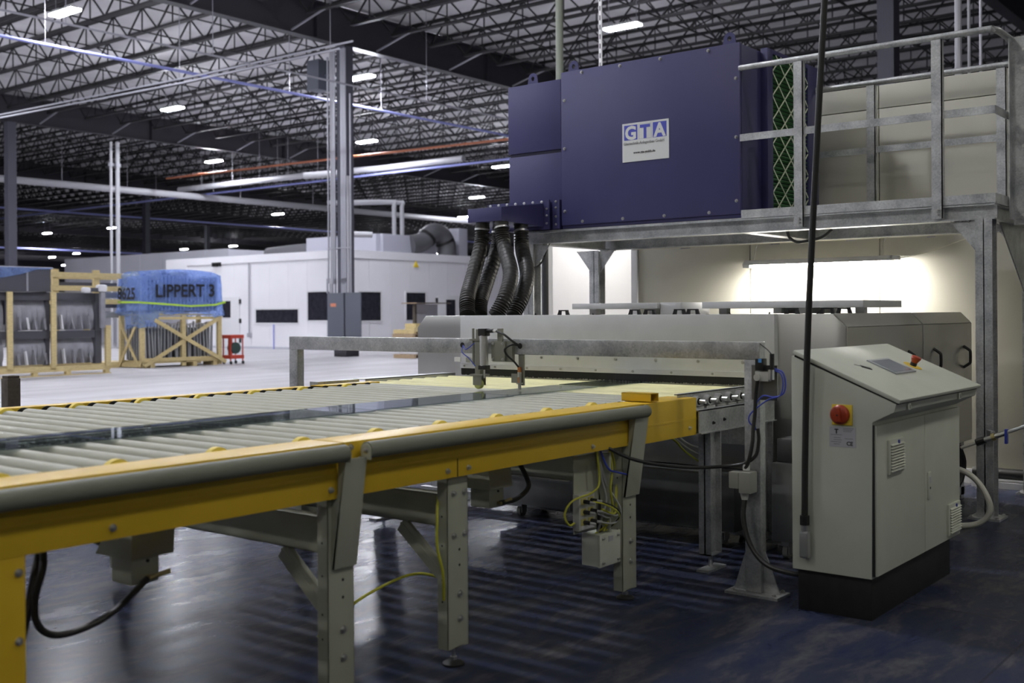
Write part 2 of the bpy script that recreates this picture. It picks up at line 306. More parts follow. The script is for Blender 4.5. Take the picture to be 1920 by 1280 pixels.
def joist(Ly):
    b = B()
    for s in (-1, 1):
        b.box(s * 0.015, s * 0.09, 0.05, Ly - 0.05, 12.05, 12.13); b.box(s * 0.015, s * 0.085, 0.9, Ly - 0.9, 11.18, 11.26)
    n = max(4, round((Ly - 1.8) / 1.75)); st = (Ly - 1.8) / n
    b.bar((0, 0.15, 12.08), (0, 0.95, 11.22), 0.05, 0.05); b.bar((0, Ly - 0.15, 12.08), (0, Ly - 0.95, 11.22), 0.05, 0.05)
    for i in range(n):
        y = 0.9 + i * st
        b.bar((0, y, 11.22), (0, y + st / 2, 12.09), 0.047, 0.047); b.bar((0, y + st / 2, 12.09), (0, y + st, 11.22), 0.047, 0.047)
        b.box(-0.018, 0.018, y + st / 2 - 0.018, y + st / 2 + 0.018, 11.22, 12.09)
    return b
P = 1.95
def joists(ya, yb, xa, xb):
    j = joist(yb - ya - 0.06).build('roof_joist', JOIST, ceil, smooth=0); x = xa - ((xa - 0.5) % P); j.location = (x, ya + 0.03, 0)
    while x + P < xb:
        x += P; c = inst(j, (0, 0, 0), ceil); c.location = (x, ya + 0.03, 0)
joists(-12, 9.2, 33, 62); joists(9.2, 28.2, 22, 76); joists(28.2, 51.3, 6, 96); joists(51.3, 73, 4, 112)
far = B()
for ya, yb, xa, xb in ((73, 95, 6, 125), (95, 117, 12, 140), (117, 139, 18, 140), (139, 161, 24, 140)):
    x = xa
    while x < xb:
        far.box(x - .1, x + .1, ya, yb, 12.0, 12.12); far.box(x - .1, x + .1, ya + .9, yb - .9, 11.16, 11.28)
        y = ya + .9
        while y < yb - 2:
            far.bar((x, y, 11.22), (x, y + .65, 12.08), .08, .08); far.bar((x, y + .65, 12.08), (x, y + 1.3, 11.22), .08, .08); y += 1.3
        x += P
far.build('far_roof_joist', JOIST, ceil, smooth=0, kind='stuff')
br = None
for ya, yb, xa, xb in ((9.2, 28.2, 22, 76), (28.2, 51.3, 6, 96), (51.3, 73, 4, 112)):
    for f in (0.22, 0.5, 0.78):
        y = ya + (yb - ya) * f
        b = B(); b.box(xa, xb, y - .025, y + .025, 11.16, 11.2); b.box(xa, xb, y - .025, y + .025, 12.03, 12.07)
        if f == 0.5:
            x = xa - ((xa - .5) % P) + P
            while x + P < xb:
                b.bar((x, y, 11.22), (x + P, y, 12.06), .035, .035); b.bar((x, y, 12.06), (x + P, y, 11.22), .035, .035); x += P
        b.build('bridging', JOIST, ceil, smooth=0)
fb = None
for yg, xa, xb in ((28.2, 14, 50), (51.3, 24, 60)):
    x = xa - ((xa - .5) % P)
    while x < xb:
        if fb is None:
            fb = B().bar((0, -0.15, 10.8), (0, -1.9, 11.24), .05, .05).build('flange_brace', CONDUIT, ceil, smooth=0)
            fb.location = (x, yg, 0)
        else: c = inst(fb, (0, 0, 0), ceil); c.location = (x, yg, 0)
        x += 2 * P
# ---- building columns
def column(x, y, label, pipes=False):
    t = thing('building_column', label, 'column', (x, y, 0)); b = B()
    b.box(x - .2, x + .2, y - .2, y - .17, 0, 10.72); b.box(x - .2, x + .2, y + .17, y + .2, 0, 10.72); b.box(x - .01, x + .01, y - .17, y + .17, 0, 10.72)
    b.box(x - .21, x - .2, y - .2, y + .2, 0, 10.72)
    b.build('shaft', COLM, t, smooth=0); B().box(x - .3, x + .3, y - .3, y + .3, 0, .03).build('base_plate', COLM, t)
    return t
c1 = column(26.4, 28.2, 'dark steel roof column wrapped in conduits, standing in front of the white room')
column(26.4, 51.3, 'bare dark steel roof column rising behind the grey framed crates')
column(48, 73, 'slim dark roof column far behind the pair of white riser pipes')
column(26.4, 9.3, 'dark steel roof column rising behind the cream partition and the galvanised railing')
column(69.6, 95, 'faint dark roof column farthest back, above the white room roof edge')
x, y = 26.2, 28.2
for i, (dy, r, z0, z1, mm) in enumerate(((.60, .03, 2.2, 10.4, CONDUIT), (.44, .045, 2.2, 10.6, PIPEW), (.35, .04, 2.2, 10.6, CONDUIT), (.26, .04, 2.2, 10.6, CONDUIT), (-.09, .045, 2.2, 10.6, CONDUIT), (-.18, .045, 2.2, 10.6, CONDUIT), (-.27, .045, 2.2, 10.6, CONDUIT), (-.40, .05, 2.2, 6.2, PIPEW), (-.52, .03, 2.2, 9.0, CONDUIT))):
    cx = x - .06
    B().tube([(cx, y + dy + (.07 if dy > 0 and i < 3 else 0), z0), (cx, y + dy + (.07 if dy > 0 and i < 3 else 0), 2.7), (cx, y + dy, 3.2), (cx, y + dy, z1)], r, 8, 3).build('conduit', mm, c1)
B().box(x - .12, x - .08, y - .6, y + .68, 3.72, 3.76).build('conduit_strut', CONDUIT, c1)
B().box(x - .14, x - .08, y - .22, y + .60, 0.35, 2.2).build('electrical_panel', BOXM, c1, bevel=.02)
B().box(x - .14, x - .08, y - 1.05, y - .30, 0.35, 2.2).build('electrical_panel', BOXM, c1, bevel=.02)
B().box(x - .15, x - .14, y + .15, y + .42, 1.72, 1.84).build('warning_label', mat('warning_orange', (.7, .25, .15), .5), c1)
B().box(x - .1, x + .5, y - .3, y + .3, 0, .42).build('concrete_pier', GIRD, c1)
B().box(x - .3, x + .3, y + .80, y + 1.40, 9.3, 10.35).build('junction_cabinet', BOXM, c1, bevel=.02)
B().bar((x, y + .2, 9.8), (x, y + .82, 9.8), .06, .06).build('cabinet_bracket', BOXM, c1)

# ---- cream partition wall behind the washer (front face x = 9.68)
wr = struct(B().box(9.72, 9.78, -6, 6.0, 0, 3.44), 'wall_right', TRIMW, smooth=0)
yb = 6.0
while yb > -5.9:
    y2 = yb - 1.25
    B().box(9.68, 9.72, y2 + .004, yb - .004, .12, 3.24).build('wall_panel', CREAM, wr, bevel=.004)
    B().box(9.68, 9.72, y2 + .004, yb - .004, 3.247, 3.45).build('wall_panel', CREAM, wr, bevel=.004)
    yb = y2
B().box(9.655, 9.78, 6.0, 6.07, 0, 3.42).build('jamb', TRIMW, wr)
B().box(9.66, 9.68, -6, 6.0, 0, .12).build('base_channel', TRIMW, wr)
wl = struct(B().box(9.7, 9.78, 7.16, 7.62, 0, 3.40), 'wall_left_pier', TRIMW, smooth=0)
B().box(9.66, 9.7, 7.16, 7.2, 0, 3.42).build('gasket', BLK, wl)
B().box(9.66, 9.7, 7.22, 7.34, 0, 3.42).build('jamb', TRIMW, wl); B().box(9.68, 9.7, 7.35, 7.62, 0, 3.42).build('wall_panel', PANW, wl)
B().box(9.7, 9.78, 6.07, 7.16, 2.7, 3.40).build('header', CREAM, wl)
struct(B().box(13.0, 13.1, -6, 7.7, 0, 3.36), 'wall_inner_back', CREAM, smooth=0)
struct(B().box(9.78, 13.0, 7.55, 7.65, 0, 3.36), 'wall_inner_left', PANW, smooth=0)
struct(B().box(9.78, 13.0, -6.1, -6, 0, 3.36), 'wall_inner_right', PANW, smooth=0)
struct(B().box(9.78, 13.1, -6.1, 7.65, 3.36, 3.40), 'ceiling_inner', PANW, smooth=0)
t = thing('ceiling_light', 'strip light hidden on the ceiling of the bright room behind the doorway', 'light', (11.2, 6.6, 3.36))
B().box(11.1, 11.3, 5.6, 7.2, 3.30, 3.36).build('housing', WHITE, t); B().box(11.12, 11.28, 5.65, 7.15, 3.27, 3.30).build('lens', LENSR, t)

# ---- white modular room in the background
mr = thing('modular_room', 'large white panelled room with dark windows in the middle of the hall', 'room', (30.4, 32.4, 0))
B().box(30.46, 46, 32.46, 43, 0, 4.0).build('core', PANW, mr, smooth=0)
y = 32.4
while y < 42.9:
    B().box(30.4, 30.46, y + .006, min(y + 1.2, 43) - .006, 0, 3.7).build('wall_panel', PANW, mr); y += 1.2
xx = 30.4
while xx < 45.9:
    B().box(xx + .006, xx + 1.194, 32.4, 32.46, 0, 3.7).build('wall_panel', PANW, mr); xx += 1.2
B().box(30.36, 46, 32.36, 43, 3.72, 4.05).build('fascia', PANW, mr); B().box(30.38, 30.46, 32.4, 43, 0, .1).build('skirting', PANG, mr)
B().box(30.36, 34, 43, 44.6, 3.45, 4.05).build('overhang', PANW, mr)
def win(parent, face, u0, u1, z0, z1, door=False, name='window'):
    """frame and pane on the x-face (face='x') or the y-face of the white room"""
    def bx(a, b_, c, d, e, f): return (B().box(30.4 - e, 30.4 - f, a, b_, c, d) if face == 'x' else B().box(a, b_, 32.4 - e, 32.4 - f, c, d))
    b = B()
    for q in ((u0 - .06, u1 + .06, z1, z1 + .06), (u0 - .06, u1 + .06, z0 - .06, z0), (u0 - .06, u0, z0, z1), (u1, u1 + .06, z0, z1)):
        k = bx(*q, .03, 0); b.add(k.v, k.f)
    w = b.build(name, TRIMW, parent, smooth=0); bx(u0, u1, z0, z1, .008, 0).build('pane', GLASSD, w, smooth=0)
win(mr, 'x', 33.4, 34.75, 1.22, 2.38); win(mr, 'x', 35.35, 38.1, 1.12, 1.68, name='window')
win(mr, 'y', 31.0, 32.25, 1.2, 2.36); win(mr, 'y', 33.75, 34.95, 1.2, 2.36)
def door(face, u0, u1, w0, w1, hinge_at):
    def bx(a, b_, c, d, e, f): return (B().box(30.4 - e, 30.4 - f, a, b_, c, d) if face == 'x' else B().box(a, b_, 32.4 - e, 32.4 - f, c, d))
    d = bx(u0, u1, 0.05, 2.25, .04, .0).build('door', TRIMW, mr, bevel=.01)
    bx(w0, w1, 1.35, 2.08, .05, .04).build('pane', GLASSD, d, smooth=0)
    for z in (.35, 1.2, 2.05): bx(hinge_at - .04, hinge_at + .04, z - .1, z + .1, .07, .0).build('hinge', BLKP, d)
door('x', 39.2, 40.9, 39.8, 40.35, 39.15); door('y', 35.7, 37.7, 36.25, 36.85, 35.65)
B().cyl((30.34, 38.5, .6), (30.34, 38.5, 3.7), .03, 8).build('conduit', CONDUIT, mr); B().box(30.3, 30.4, 38.4, 38.6, .5, .68).build('outlet_box', CONDUIT, mr)
B().cyl((30.36, 36.9, 0), (30.36, 36.9, 1.05), .025, 8).build('drain_pipe', PIPEB, mr)
B().prism([(34.2, 32.35, 3.45), (34.5, 32.35, 3.45), (34.35, 32.35, 3.72)], (0, .04, 0)).build('warning_sign', YELK, mr)
for k in range(3): B().box(30.3, 30.36, 40.9 - .22 * k, 41.06 - .22 * k, 3.62, 3.8).build('floodlight', BLKP, mr)
gb = thing('modular_room', 'plain panelled room, its shade painted in as grey, half hidden behind the crates and the white room', 'room', (34, 46, 0))
y = 44.7
while y < 58:
    B().box(34, 34.1, y + .006, y + 1.9 - .006, 0, 4.75).build('wall_panel', PANG, gb); y += 1.9
B().box(34.1, 46, 44.7, 58, 0, 4.72).build('core', PANG, gb)
hv = thing('air_handler', 'long grey air handling unit lying on the white room roof', 'air handler', (33.5, 36, 4.05))
B().box(32.8, 33.8, 33.2, 37.6, 4.05, 4.85).build('casing', HVAC, hv, bevel=.03); B().box(33.0, 36.4, 33.0, 33.2, 4.05, 4.85).build('casing', HVAC, hv, bevel=.03)
B().tube([(33.3, 37.6, 4.4), (33.3, 39, 4.38), (33.3, 40.8, 4.3)], .28, 14, 3).build('round_duct', DUCTD, hv)
t = thing('air_duct', 'black wrapped duct elbow bending down into the white room roof', 'duct', (36, 32.9, 4.05))
B().tube([(34.7, 33.1, 4.45), (35.4, 33.0, 4.6), (35.9, 32.9, 5.0), (36.4, 32.85, 5.0), (36.75, 32.8, 4.6), (36.8, 32.8, 4.05)], .42, 18, 5).build('elbow', DUCTD, t)
for k, (p, q) in enumerate((((35.6, 32.96, 4.75), (35.7, 32.94, 4.85)), ((36.65, 32.82, 4.72), (36.7, 32.81, 4.62)))): B().cyl(p, q, .45, 18).build('clamp_band', BLKP, t)
t = thing('air_handler', 'small upright grey cabinet beside the black duct elbow on the roof', 'air handler', (37.9, 32.9, 4.05)); B().box(37.4, 38.0, 32.6, 33.2, 4.05, 5.3).build('casing', HVAC, t, bevel=.02)
B().box(37.38, 37.4, 32.65, 33.15, 4.2, 5.2).build('access_panel', HVAC, t)
# ---- pipes under the roof
def pipe(name, pts, r, m, label, hang=None, cat='pipe', sub=1, n=8):
    t = thing(name, label, cat, pts[0]); B().tube(pts, r, n, sub).build('pipe_run', m, t)
    if hang:
        for h in hang: B().cyl(h, (h[0], h[1], 12.1), .012, 5).build('hanger_rod', CONDUIT, t)
    return t
pipe('air_pipe', [(9, 30.05, 9.24), (64, 30.05, 9.24)], .05, PIPEB, 'long blue compressed air pipe running high past the wrapped column, nearest of the blue pipes', [(x_, 30.05, 9.24) for x_ in (16.5, 21, 25.5, 30, 34.5, 39)])
pipe('air_pipe', [(41.5, 86, 8.9), (41.5, 60, 8.9), (41.6, 32, 8.9)], .06, PIPEB, 'blue air pipe running under the white insulated pipe', [(41.5, y_, 8.9) for y_ in (50, 56, 62)])
pipe('air_pipe', [(30, 73.5, 8.85), (92, 73.5, 8.85)], .07, PIPEB, 'blue air pipe low in the dark far bay, above the white room')
pipe('air_pipe', [(55, 112, 8.6), (110, 112, 8.6)], .1, PIPEB, 'blue air pipe farthest back, in the darkest bay above the crates')
pipe('insulated_pipe', [(40.6, 58.2, 9.2), (41, 46, 9.2), (41.7, 41.5, 9.2), (41.7, 36, 9.2)], .17, PIPEW, 'fat white insulated pipe sloping up to the wrapped column', [(41, y_, 9.3) for y_ in (56.5, 53.5, 51, 48.5, 46)], n=10)
pipe('insulated_pipe', [(26, 57.0, 8.7), (90, 56.0, 8.7)], .2, PIPEW, 'long white insulated pipe crossing the dark bay behind the wrapped column', [(x_, 56.6, 8.8) for x_ in (32, 36, 44, 50, 58)], n=10)
pipe('roof_conduit', [(20, 44, 8.9), (20.8, 29, 8.9), (20.9, 22, 8.9)], .03, CONDUIT, 'thin grey conduit rising past the high-bay light, upper of a parallel pair')
pipe('roof_conduit', [(19.4, 44, 8.6), (20.3, 29, 8.6), (20.4, 22, 8.6)], .03, CONDUIT, 'thin grey conduit rising past the high-bay light, lower of a parallel pair')
pipe('roof_conduit', [(8, 26.3, 8.9), (48, 26.3, 8.9)], .03, CONDUIT, 'thin grey conduit running level just before the big dark girder', [(x_, 26.3, 8.9) for x_ in (15, 19.5, 24, 28.5)])
pipe('sprinkler_pipe', [(38.2, 56, 9.5), (38.8, 45, 9.5), (39.8, 32, 9.5), (40.4, 25, 9.5)], .06, PIPEO, 'rusty orange sprinkler pipe between the wrapped column and the blue unit')
t = thing('riser_pipe', 'white riser pipe with valve beside the wrapped column, bent at its top', 'pipe', (29.6, 31.6, 4.6)); B().tube([(28.6, 32.9, 6.85), (29.5, 31.7, 6.9), (29.55, 31.6, 6.6), (29.55, 31.6, 4.7)], .13, 12, 4).build('pipe_run', PIPEW, t)
B().cyl((29.5, 31.6, 4.5), (29.5, 31.6, 4.75), .18, 12).build('flange', PIPEW, t); B().tube([(29.5, 31.55, 4.55), (29.75, 31.2, 4.55), (30.3, 30.9, 4.55)], .12, 10, 3).build('branch', PIPEW, t); B().cyl((29.5, 31.6, 4.05), (29.5, 31.6, 4.5), .06, 10).build('riser_foot', DUCTD, t)
for xq, lb in ((35.0, 'white riser pipe dropping to the air handler, first of a joined pair'), (35.5, 'white riser pipe dropping to the air handler, second of a joined pair')):
    t = thing('riser_pipe', lb, 'pipe', (xq, 34.2, 4.8)); B().tube([(xq - 2.2, 36.2, 6.35), (xq - .1, 34.4, 6.42), (xq, 34.3, 6.2), (xq, 34.3, 4.0)], .1, 10, 4).build('pipe_run', PIPEW, t)
for dx, lb in ((0, 'pale riser pipe behind the blue wrapped bundle, thinner of two'), (.33, 'pale riser pipe behind the blue wrapped bundle, thicker of two')):
    t = thing('riser_pipe', lb, 'pipe', (27.8 + dx, 45, 0)); B().tube([(27.8 + dx, 45, 0), (27.8 + dx, 45, 8.6), (27.8 + dx, 45, 8.9)], .06 + .035 * (dx > 0), 10, 3).build('pipe_run', PIPEW, t); B().cyl((27.8 + dx, 45, 8.2), (27.8 + dx, 45, 8.35), .13, 10).build('coupling', CONDUIT, t)
t = thing('drop_pipe', 'tall grey green pipe rising behind the blue blower unit', 'pipe', (12, 8.65, 3.6)); B().cyl((12, 8.65, 0), (12, 8.65, 12), .052, 14).build('pipe_run', mat('green_grey_pipe', (.22, .24, .19), .5), t)
t = thing('strut_channel', 'white slotted strut channel hanging behind the blue blower unit', 'strut', (11.2, 7.45, 3.6)); b = B().box(11.18, 11.2, 7.43, 7.472, 3.6, 12.1)
so = b.build('channel', WHITE, t, smooth=0); sl0 = None
for k in range(40):
    if sl0 is None: sl0 = B().box(11.176, 11.18, 7.445, 7.457, 4.2, 4.26).build('slot', INK, t, smooth=0)
    else: inst(sl0, (0, 0, .115 * k))
for yq, w, lb in ((4.83, .05, 'broad pale pipe rising behind the railing, widest of three'), (4.68, .022, 'slim bright pipe rising behind the railing, middle of three'), (4.52, .02, 'slim grey pipe rising behind the railing, nearest the corner post')):
    t = thing('drop_pipe', lb, 'pipe', (16.6, yq, 3.6)); B().cyl((16.6, yq, 0), (16.6, yq, 12), w, 10).build('pipe_run', PIPEW if w != .02 else CONDUIT, t); B().cyl((16.6, yq, 6.0), (16.6, yq, 6.1), w * 1.2, 10).build('coupling', CONDUIT, t)

# ---- high-bay lights
HB = {}
def highbay(x, y, z, label, group=None, near=False):
    key = near
    if key not in HB:
        t = thing('high_bay_light', label, 'light', (0, 0, 0), group); b = B()
        b.box(-.17, .17, -.62, .62, .05, .11).box(-.05, .05, -.3, .3, .11, .17); b.build('housing', WHITE, t, bevel=.01)
        B().box(-.165, -.01, -.6, .6, 0, .05).build('lens', LENSN if near else LENS, t, bevel=.012); B().box(.01, .165, -.6, .6, 0, .05).build('lens', LENSN if near else LENS, t, bevel=.012)
        for s in (-.5, .5): B().cyl((0, s, .11), (0, s, 1.95), .008, 5).build('hanger_wire', CONDUIT, t)
        HB[key] = t
    else:
        t0 = HB[key]; t = t0.copy(); scn.collection.objects.link(t); ORG[t.name] = Vector(); t['label'] = label
        if group: t['group'] = group
        elif 'group' in t: del t['group']
        for ch in list(t0.children):
            c = ch.copy(); scn.collection.objects.link(c); c.parent = t
    t.location = (x, y, z); return t
for q in ((17.0, 29.85, 'high-bay light above the first blue pipe, nearest and largest of all'), (27.8, 40.3, 'high-bay light before the second dark girder, beside the paired conduits'),
          (28.6, 29.7, 'high-bay light just beside the junction cabinet on the wrapped column'), (39.4, 40.5, 'high-bay light under the deck beside the wrapped column, above the orange pipe'),
          (38.8, 52.3, 'high-bay light above the bend of the fat white pipe'), (28.7, 18.3, 'high-bay light above the blue blower unit, beside the slotted strut'),
          (63.7, 53.7, 'high-bay light between the blue unit and the white riser pair, upper one'), (62.7, 75.5, 'high-bay light beside the wrapped column, over the white room edge'),
          (61.5, 99.4, 'high-bay light crossing the pale riser pipes'), (60.9, 110.7, 'high-bay light beside the bare dark column, higher of two there'),
          (87.6, 124.6, 'small high-bay light over the shaded room roof edge, first of two'), (87.8, 114.5, 'small high-bay light over the shaded room roof edge, second of two'),
          (51.3, 41.3, 'high-bay light cut off by the edge of the blue side box'), (89.6, 77.9, 'small high-bay light beside the black corrugated hoses, upper of three'),
          (76, 65.6, 'high-bay light touching the blue hose manifold'), (86, 155, 'tiny high-bay light just above the grey crate top cover, upper one'),
          (101, 178, 'tiny high-bay light just above the grey crate top cover, lowest one'), (83.3, 143.6, 'tiny high-bay light above the wooden frame behind the crates'),
          (89.2, 90.4, 'small high-bay light above the air handler, beside the riser valve'), (105.7, 94.5, 'small high-bay light beside the black duct elbow, upper of two'),
          (119, 107.7, 'small high-bay light beside the black duct elbow, lower of two')):
    highbay(q[0], q[1], 10.2, q[2])
for x_, y_ in ((5.6, 29.8), (5.6, 40.4), (17, 40.4), (17, 52.7), (5.6, 52.7), (5.6, 18.3), (17, 18.3), (-6, 29.8), (-6, 18.3), (-6, 41)):
    highbay(x_, y_, 10.2, 'lit high-bay light of the roof grid that hangs out of view', 'high-bay lights out of view')
highbay(5.6, 9.0, 10.2, 'lit high-bay light straight over the washing line, out of view')
for x_, y_ in ((-6, 6.8), (5.6, -4.7), (-6, -4.7), (5.6, -16), (-6, -16), (-17, 6.8), (-17, -4.7), (17, -4.7)):
    highbay(x_, y_, 10.2, 'dimmed high-bay light over the washing line that hangs out of view', 'dimmed high-bay lights out of view', near=True)

# ------------------------------------------------------------------ roller conveyors (yellow rails, grey rollers)
RP = 0.128; RX0 = 2.868     # roller pitch, one roller axis
def leg(parent, x0, front=True, zb=0.075):
    y0, y1 = (3.0, 3.056) if front else (5.42, 5.476)
    b = B(); f = y0 if front else y1 - .005
    b.box(x0, x0 + .128, y0, y0 + .005, zb, .79); b.box(x0, x0 + .005, y0, y1, zb, .79); b.box(x0 + .123, x0 + .128, y0, y1, zb, .79); b.box(x0 + .03, x0 + .1, y0, y1, zb, zb + .006)
    lg = b.build('leg', PEB, parent, bevel=.0015)
    cx, cy = x0 + .064, (y0 + y1) / 2
    B().lathe((cx, cy, 0), (0, 0, 1), [(0, .046), (.008, .046), (.018, .03), (.022, .014)], 18).build('foot', BLK, lg)
    B().cyl((cx, cy, .02), (cx, cy, zb + .05), .008, 8).cyl((cx, cy, .022), (cx, cy, .034), .016, 6).build('spindle', STEEL, lg)
    if front:
        for z in (.713, .54): screws(lg, [(x0 + .038, y0, z), (x0 + .105, y0, z)], (0, -1, 0), .009)
        screws(lg, [(x0 + .073, y0, z) for z in (.296, .194)], (0, -1, 0), .010)
        for z in (.478, .414): B().cyl((x0 + .073, y0 - .0005, z), (x0 + .073, y0 + .004, z), .006, 10).build('hole', INK, lg)
        for z in (.62, .5, .36, .27): B().cyl((x0 - .0006, y0 + .03, z), (x0 + .003, y0 + .03, z), .0045, 8).build('hole', INK, lg)
    return lg
def crossbeam(parent, x):
    b = B().box(x, x + .005, 3.06, 5.42, .572, .705); b.box(x, x + .06, 3.06, 5.42, .70, .705); b.box(x, x + .06, 3.06, 5.42, .572, .577)
    b.build('cross_beam', PEB, parent, bevel=.001)
    for a, c in ((3.30, 3.07), (5.18, 5.41)):
        q = B().bar((x + .03, a, .56), (x + .03, c, .38), .05, .012); q.bar((x + .01, a, .555), (x + .01, c, .375), .006, .07); q.build('brace', PEB, parent)
def bumper(parent, x0, x1):
    b = B().cyl((x0, 2.925, .953), (x1, 2.925, .953), .031, 24); o = b.build('bumper_tube', TUBE, parent)
    B().cyl((x1, 2.925, .953), (x1 + .004, 2.925, .953), .027, 20).build('end_cap', BLKP, o)
def bracket(parent, x0, x1, ears):
    """sheet bracket that carries the bumper tube: slanted front plate with side flanges"""
    b = B(); b.hexa([(x0, 2.985, .525), (x1 + .005, 2.985, .525), (x1 + .005, 2.999, .525), (x0, 2.999, .525)], [(x0, 2.922, .93), (x1, 2.922, .93), (x1, 2.928, .93), (x0, 2.928, .93)])
    for x in (x0, x1 - .004):
        b.prism([(x, 2.985, .525), (x, 3.0, .525), (x, 3.0, .785), (x, 2.966, .80), (x, 2.962, .93), (x, 2.926, .93)], (.004, 0, 0))
    o = b.build('tube_bracket', PEB, parent, bevel=.001)
    for x in ears:
        pts = [(x, 2.9, .92), (x, 2.95, .92)] + [(x, 2.925 + .026 * math.cos(a), .953 + .026 * math.sin(a)) for a in [math.pi * k / 10 for k in range(11)]]
        B().prism(pts, (.004, 0, 0)).build('ear', PEB, o)
        bolt(o, (x, 2.925, .953), (-1, 0, 0), .008)
    return o
def drive_box(parent, x0, z0):
    y0 = 3.28
    B().box(x0 + .008, x0 + .115, y0 + .004, y0 + .12, z0, z0 + .09).build('drive_housing', PEB, parent, bevel=.003)
    B().hexa([(x0, y0 - .01, z0 + .088), (x0 + .165, y0 - .01, z0 + .088), (x0 + .165, y0 + .19, z0 + .088), (x0 - .01, y0 + .19, z0 + .088)],
             [(x0 + .03, y0 + .03, z0 + .20), (x0 + .20, y0 + .03, z0 + .20), (x0 + .20, y0 + .16, z0 + .20), (x0 + .03, y0 + .16, z0 + .20)]).build('drive_hood', PEB, parent, bevel=.002)
    B().box(x0 + .05, x0 + .18, y0 + .05, y0 + .15, z0 + .20, z0 + .30).build('drive_neck', PEB, parent)
    g = B().cyl((x0 + .06, y0 - .02, z0 + .02), (x0 + .14, y0 - .02, z0 + .03), .009, 8); g.cyl((x0 + .07, y0 + .004, z0 + .02), (x0 + .07, y0 - .02, z0 + .02), .008, 8); g.build('air_fitting', mat('brass', (.5, .42, .2), .35, .8), parent)
    B().cyl((x0 + .07, y0 + .004, z0 + .075), (x0 + .07, y0 - .002, z0 + .075), .006, 6).build('bolt', BLKP, parent)
def rail_prof(x0, x1, yo, yi, ztop=.985, zb=.785):
    s = 1 if yi > yo else -1; b = B()
    pr = [(x0, yo, zb), (x0, yo + s * .02, zb), (x0, yo + s * .02, zb + .004), (x0, yo + s * .004, zb + .004), (x0, yo + s * .004, ztop - .004), (x0, yi - s * .004, ztop - .004), (x0, yi - s * .004, ztop - .055), (x0, yi, ztop - .055), (x0, yi, ztop), (x0, yo, ztop)]
    return b.prism(pr, (x1 - x0, 0, 0)).box(x0, x1, yo - s * .003, yo, .862, .874)
def conveyor(label, x0, x1, ks, loc, wheels):
    t = thing('roller_conveyor', label, 'conveyor', loc)
    rf = None; wf = {}
    for k in ks:
        x = RX0 + RP * k
        if rf is None:
            rf = B().cyl((x, 3.17, .945), (x, 5.41, .945), .038, 18).build('roller', ROLL_G, t); f0 = x
            ax = B().cyl((x, 3.13, .945), (x, 3.17, .945), .02, 10).build('axle', BLK, t); bs = B().cyl((x, 5.452, .945), (x, 5.458, .945), .0405, 16).build('bearing_seal', BLK, t); B_s = B().cyl((x, 5.41, .945), (x, 5.46, .945), .02, 10).build('axle', BLK, t)
        else: inst(rf, (x - f0, 0, 0)); inst(ax, (x - f0, 0, 0)); inst(bs, (x - f0, 0, 0)); inst(B_s, (x - f0, 0, 0))
        if k % 3 == 2:
            for yy, nm in ((3.15, 0), (5.365, 1)):
                if nm not in wf: wf[nm] = (B().lathe((x, yy, .945), (0, 1, 0), [(0, .040), (.008, .05), (.035, .05), (.045, .040)], 20).build('drive_wheel', YELW, t), x)
                else: inst(wf[nm][0], (x - wf[nm][1], 0, 0))
    return t
ca = conveyor('grey roller conveyor section with yellow rails, nearest the camera', .3, 2.755, range(-19, 0), (1.5, 4.2, 0), True)
rail_prof(.3, 2.755, 2.97, 3.14).build('front_rail', YEL, ca, bevel=.001); rail_prof(.3, 2.765, 5.56, 5.46).build('rear_rail', YEL, ca, bevel=.001)
screws(ca, [(x, 2.97, .82) for x in (1.833, 2.699)], (0, -1, 0), .008)
bumper(ca, .3, 2.728); bracket(ca, 2.728, 2.834, (2.731, 2.83))
leg(ca, 2.71); leg(ca, 2.71, False); crossbeam(ca, 2.74); drive_box(ca, 2.085, .548)
B().box(1.46, 1.565, 2.972, 3.05, .03, .785).build('yellow_leg', YEL, ca, bevel=.002); screws(ca, [(1.545, 2.972, .74), (1.545, 2.972, .55)], (0, -1, 0), .008)
B().box(1.46, 1.565, 5.42, 5.5, .03, .785).build('yellow_leg', YEL, ca, bevel=.002)
cb = conveyor('grey roller conveyor section with yellow rails, leading into the glass washer', 2.77, 5.39, range(0, 20), (3.9, 4.2, 0), True)
rail_prof(2.768, 4.84, 2.97, 3.14).build('front_rail', YEL, cb, bevel=.001)
rail_prof(2.768, 4.80, 5.56, 5.46).build('rear_rail', YEL, cb, bevel=.001); rail_prof(4.88, 5.42, 5.56, 5.46).build('rear_rail', YEL, cb, bevel=.001)
rail_prof(4.846, 5.385, 2.97, 3.15, .982, .778).build('end_rail', YEL, cb, bevel=.001); B().box(5.38, 5.385, 2.972, 3.14, .78, .98).build('end_plate', YEL, cb)
B().box(3.388, 3.392, 2.9685, 2.972, .785, .86).build('rail_joint', INK, cb)
b = B(); b.box(4.93, 5.01, 2.985, 3.165, .985, .989); b.box(4.93, 5.01, 2.985, 3.165, 1.025, 1.029); b.box(4.93, 4.934, 2.985, 3.165, .985, 1.029); b.box(5.006, 5.01, 2.985, 3.165, .985, 1.029)
b.build('stub_tube', YEL, cb, bevel=.001)
B().box(4.79, 4.895, 5.44, 5.57, .80, .975).build('splice_gap', BLK, cb)
screws(cb, [(x, 2.97, z) for x, z in ((2.796, .965), (3.329, .815), (3.458, .816), (4.37, .812), (5.309, .821))], (0, -1, 0), .008)
bumper(cb, 2.835, 4.79); bracket(cb, 4.683, 4.808, ())
leg(cb, 3.36); leg(cb, 3.36, False); leg(cb, 4.677, zb=.05); leg(cb, 4.677, False, .05); crossbeam(cb, 3.39); crossbeam(cb, 4.72); drive_box(cb, 3.965, .538)
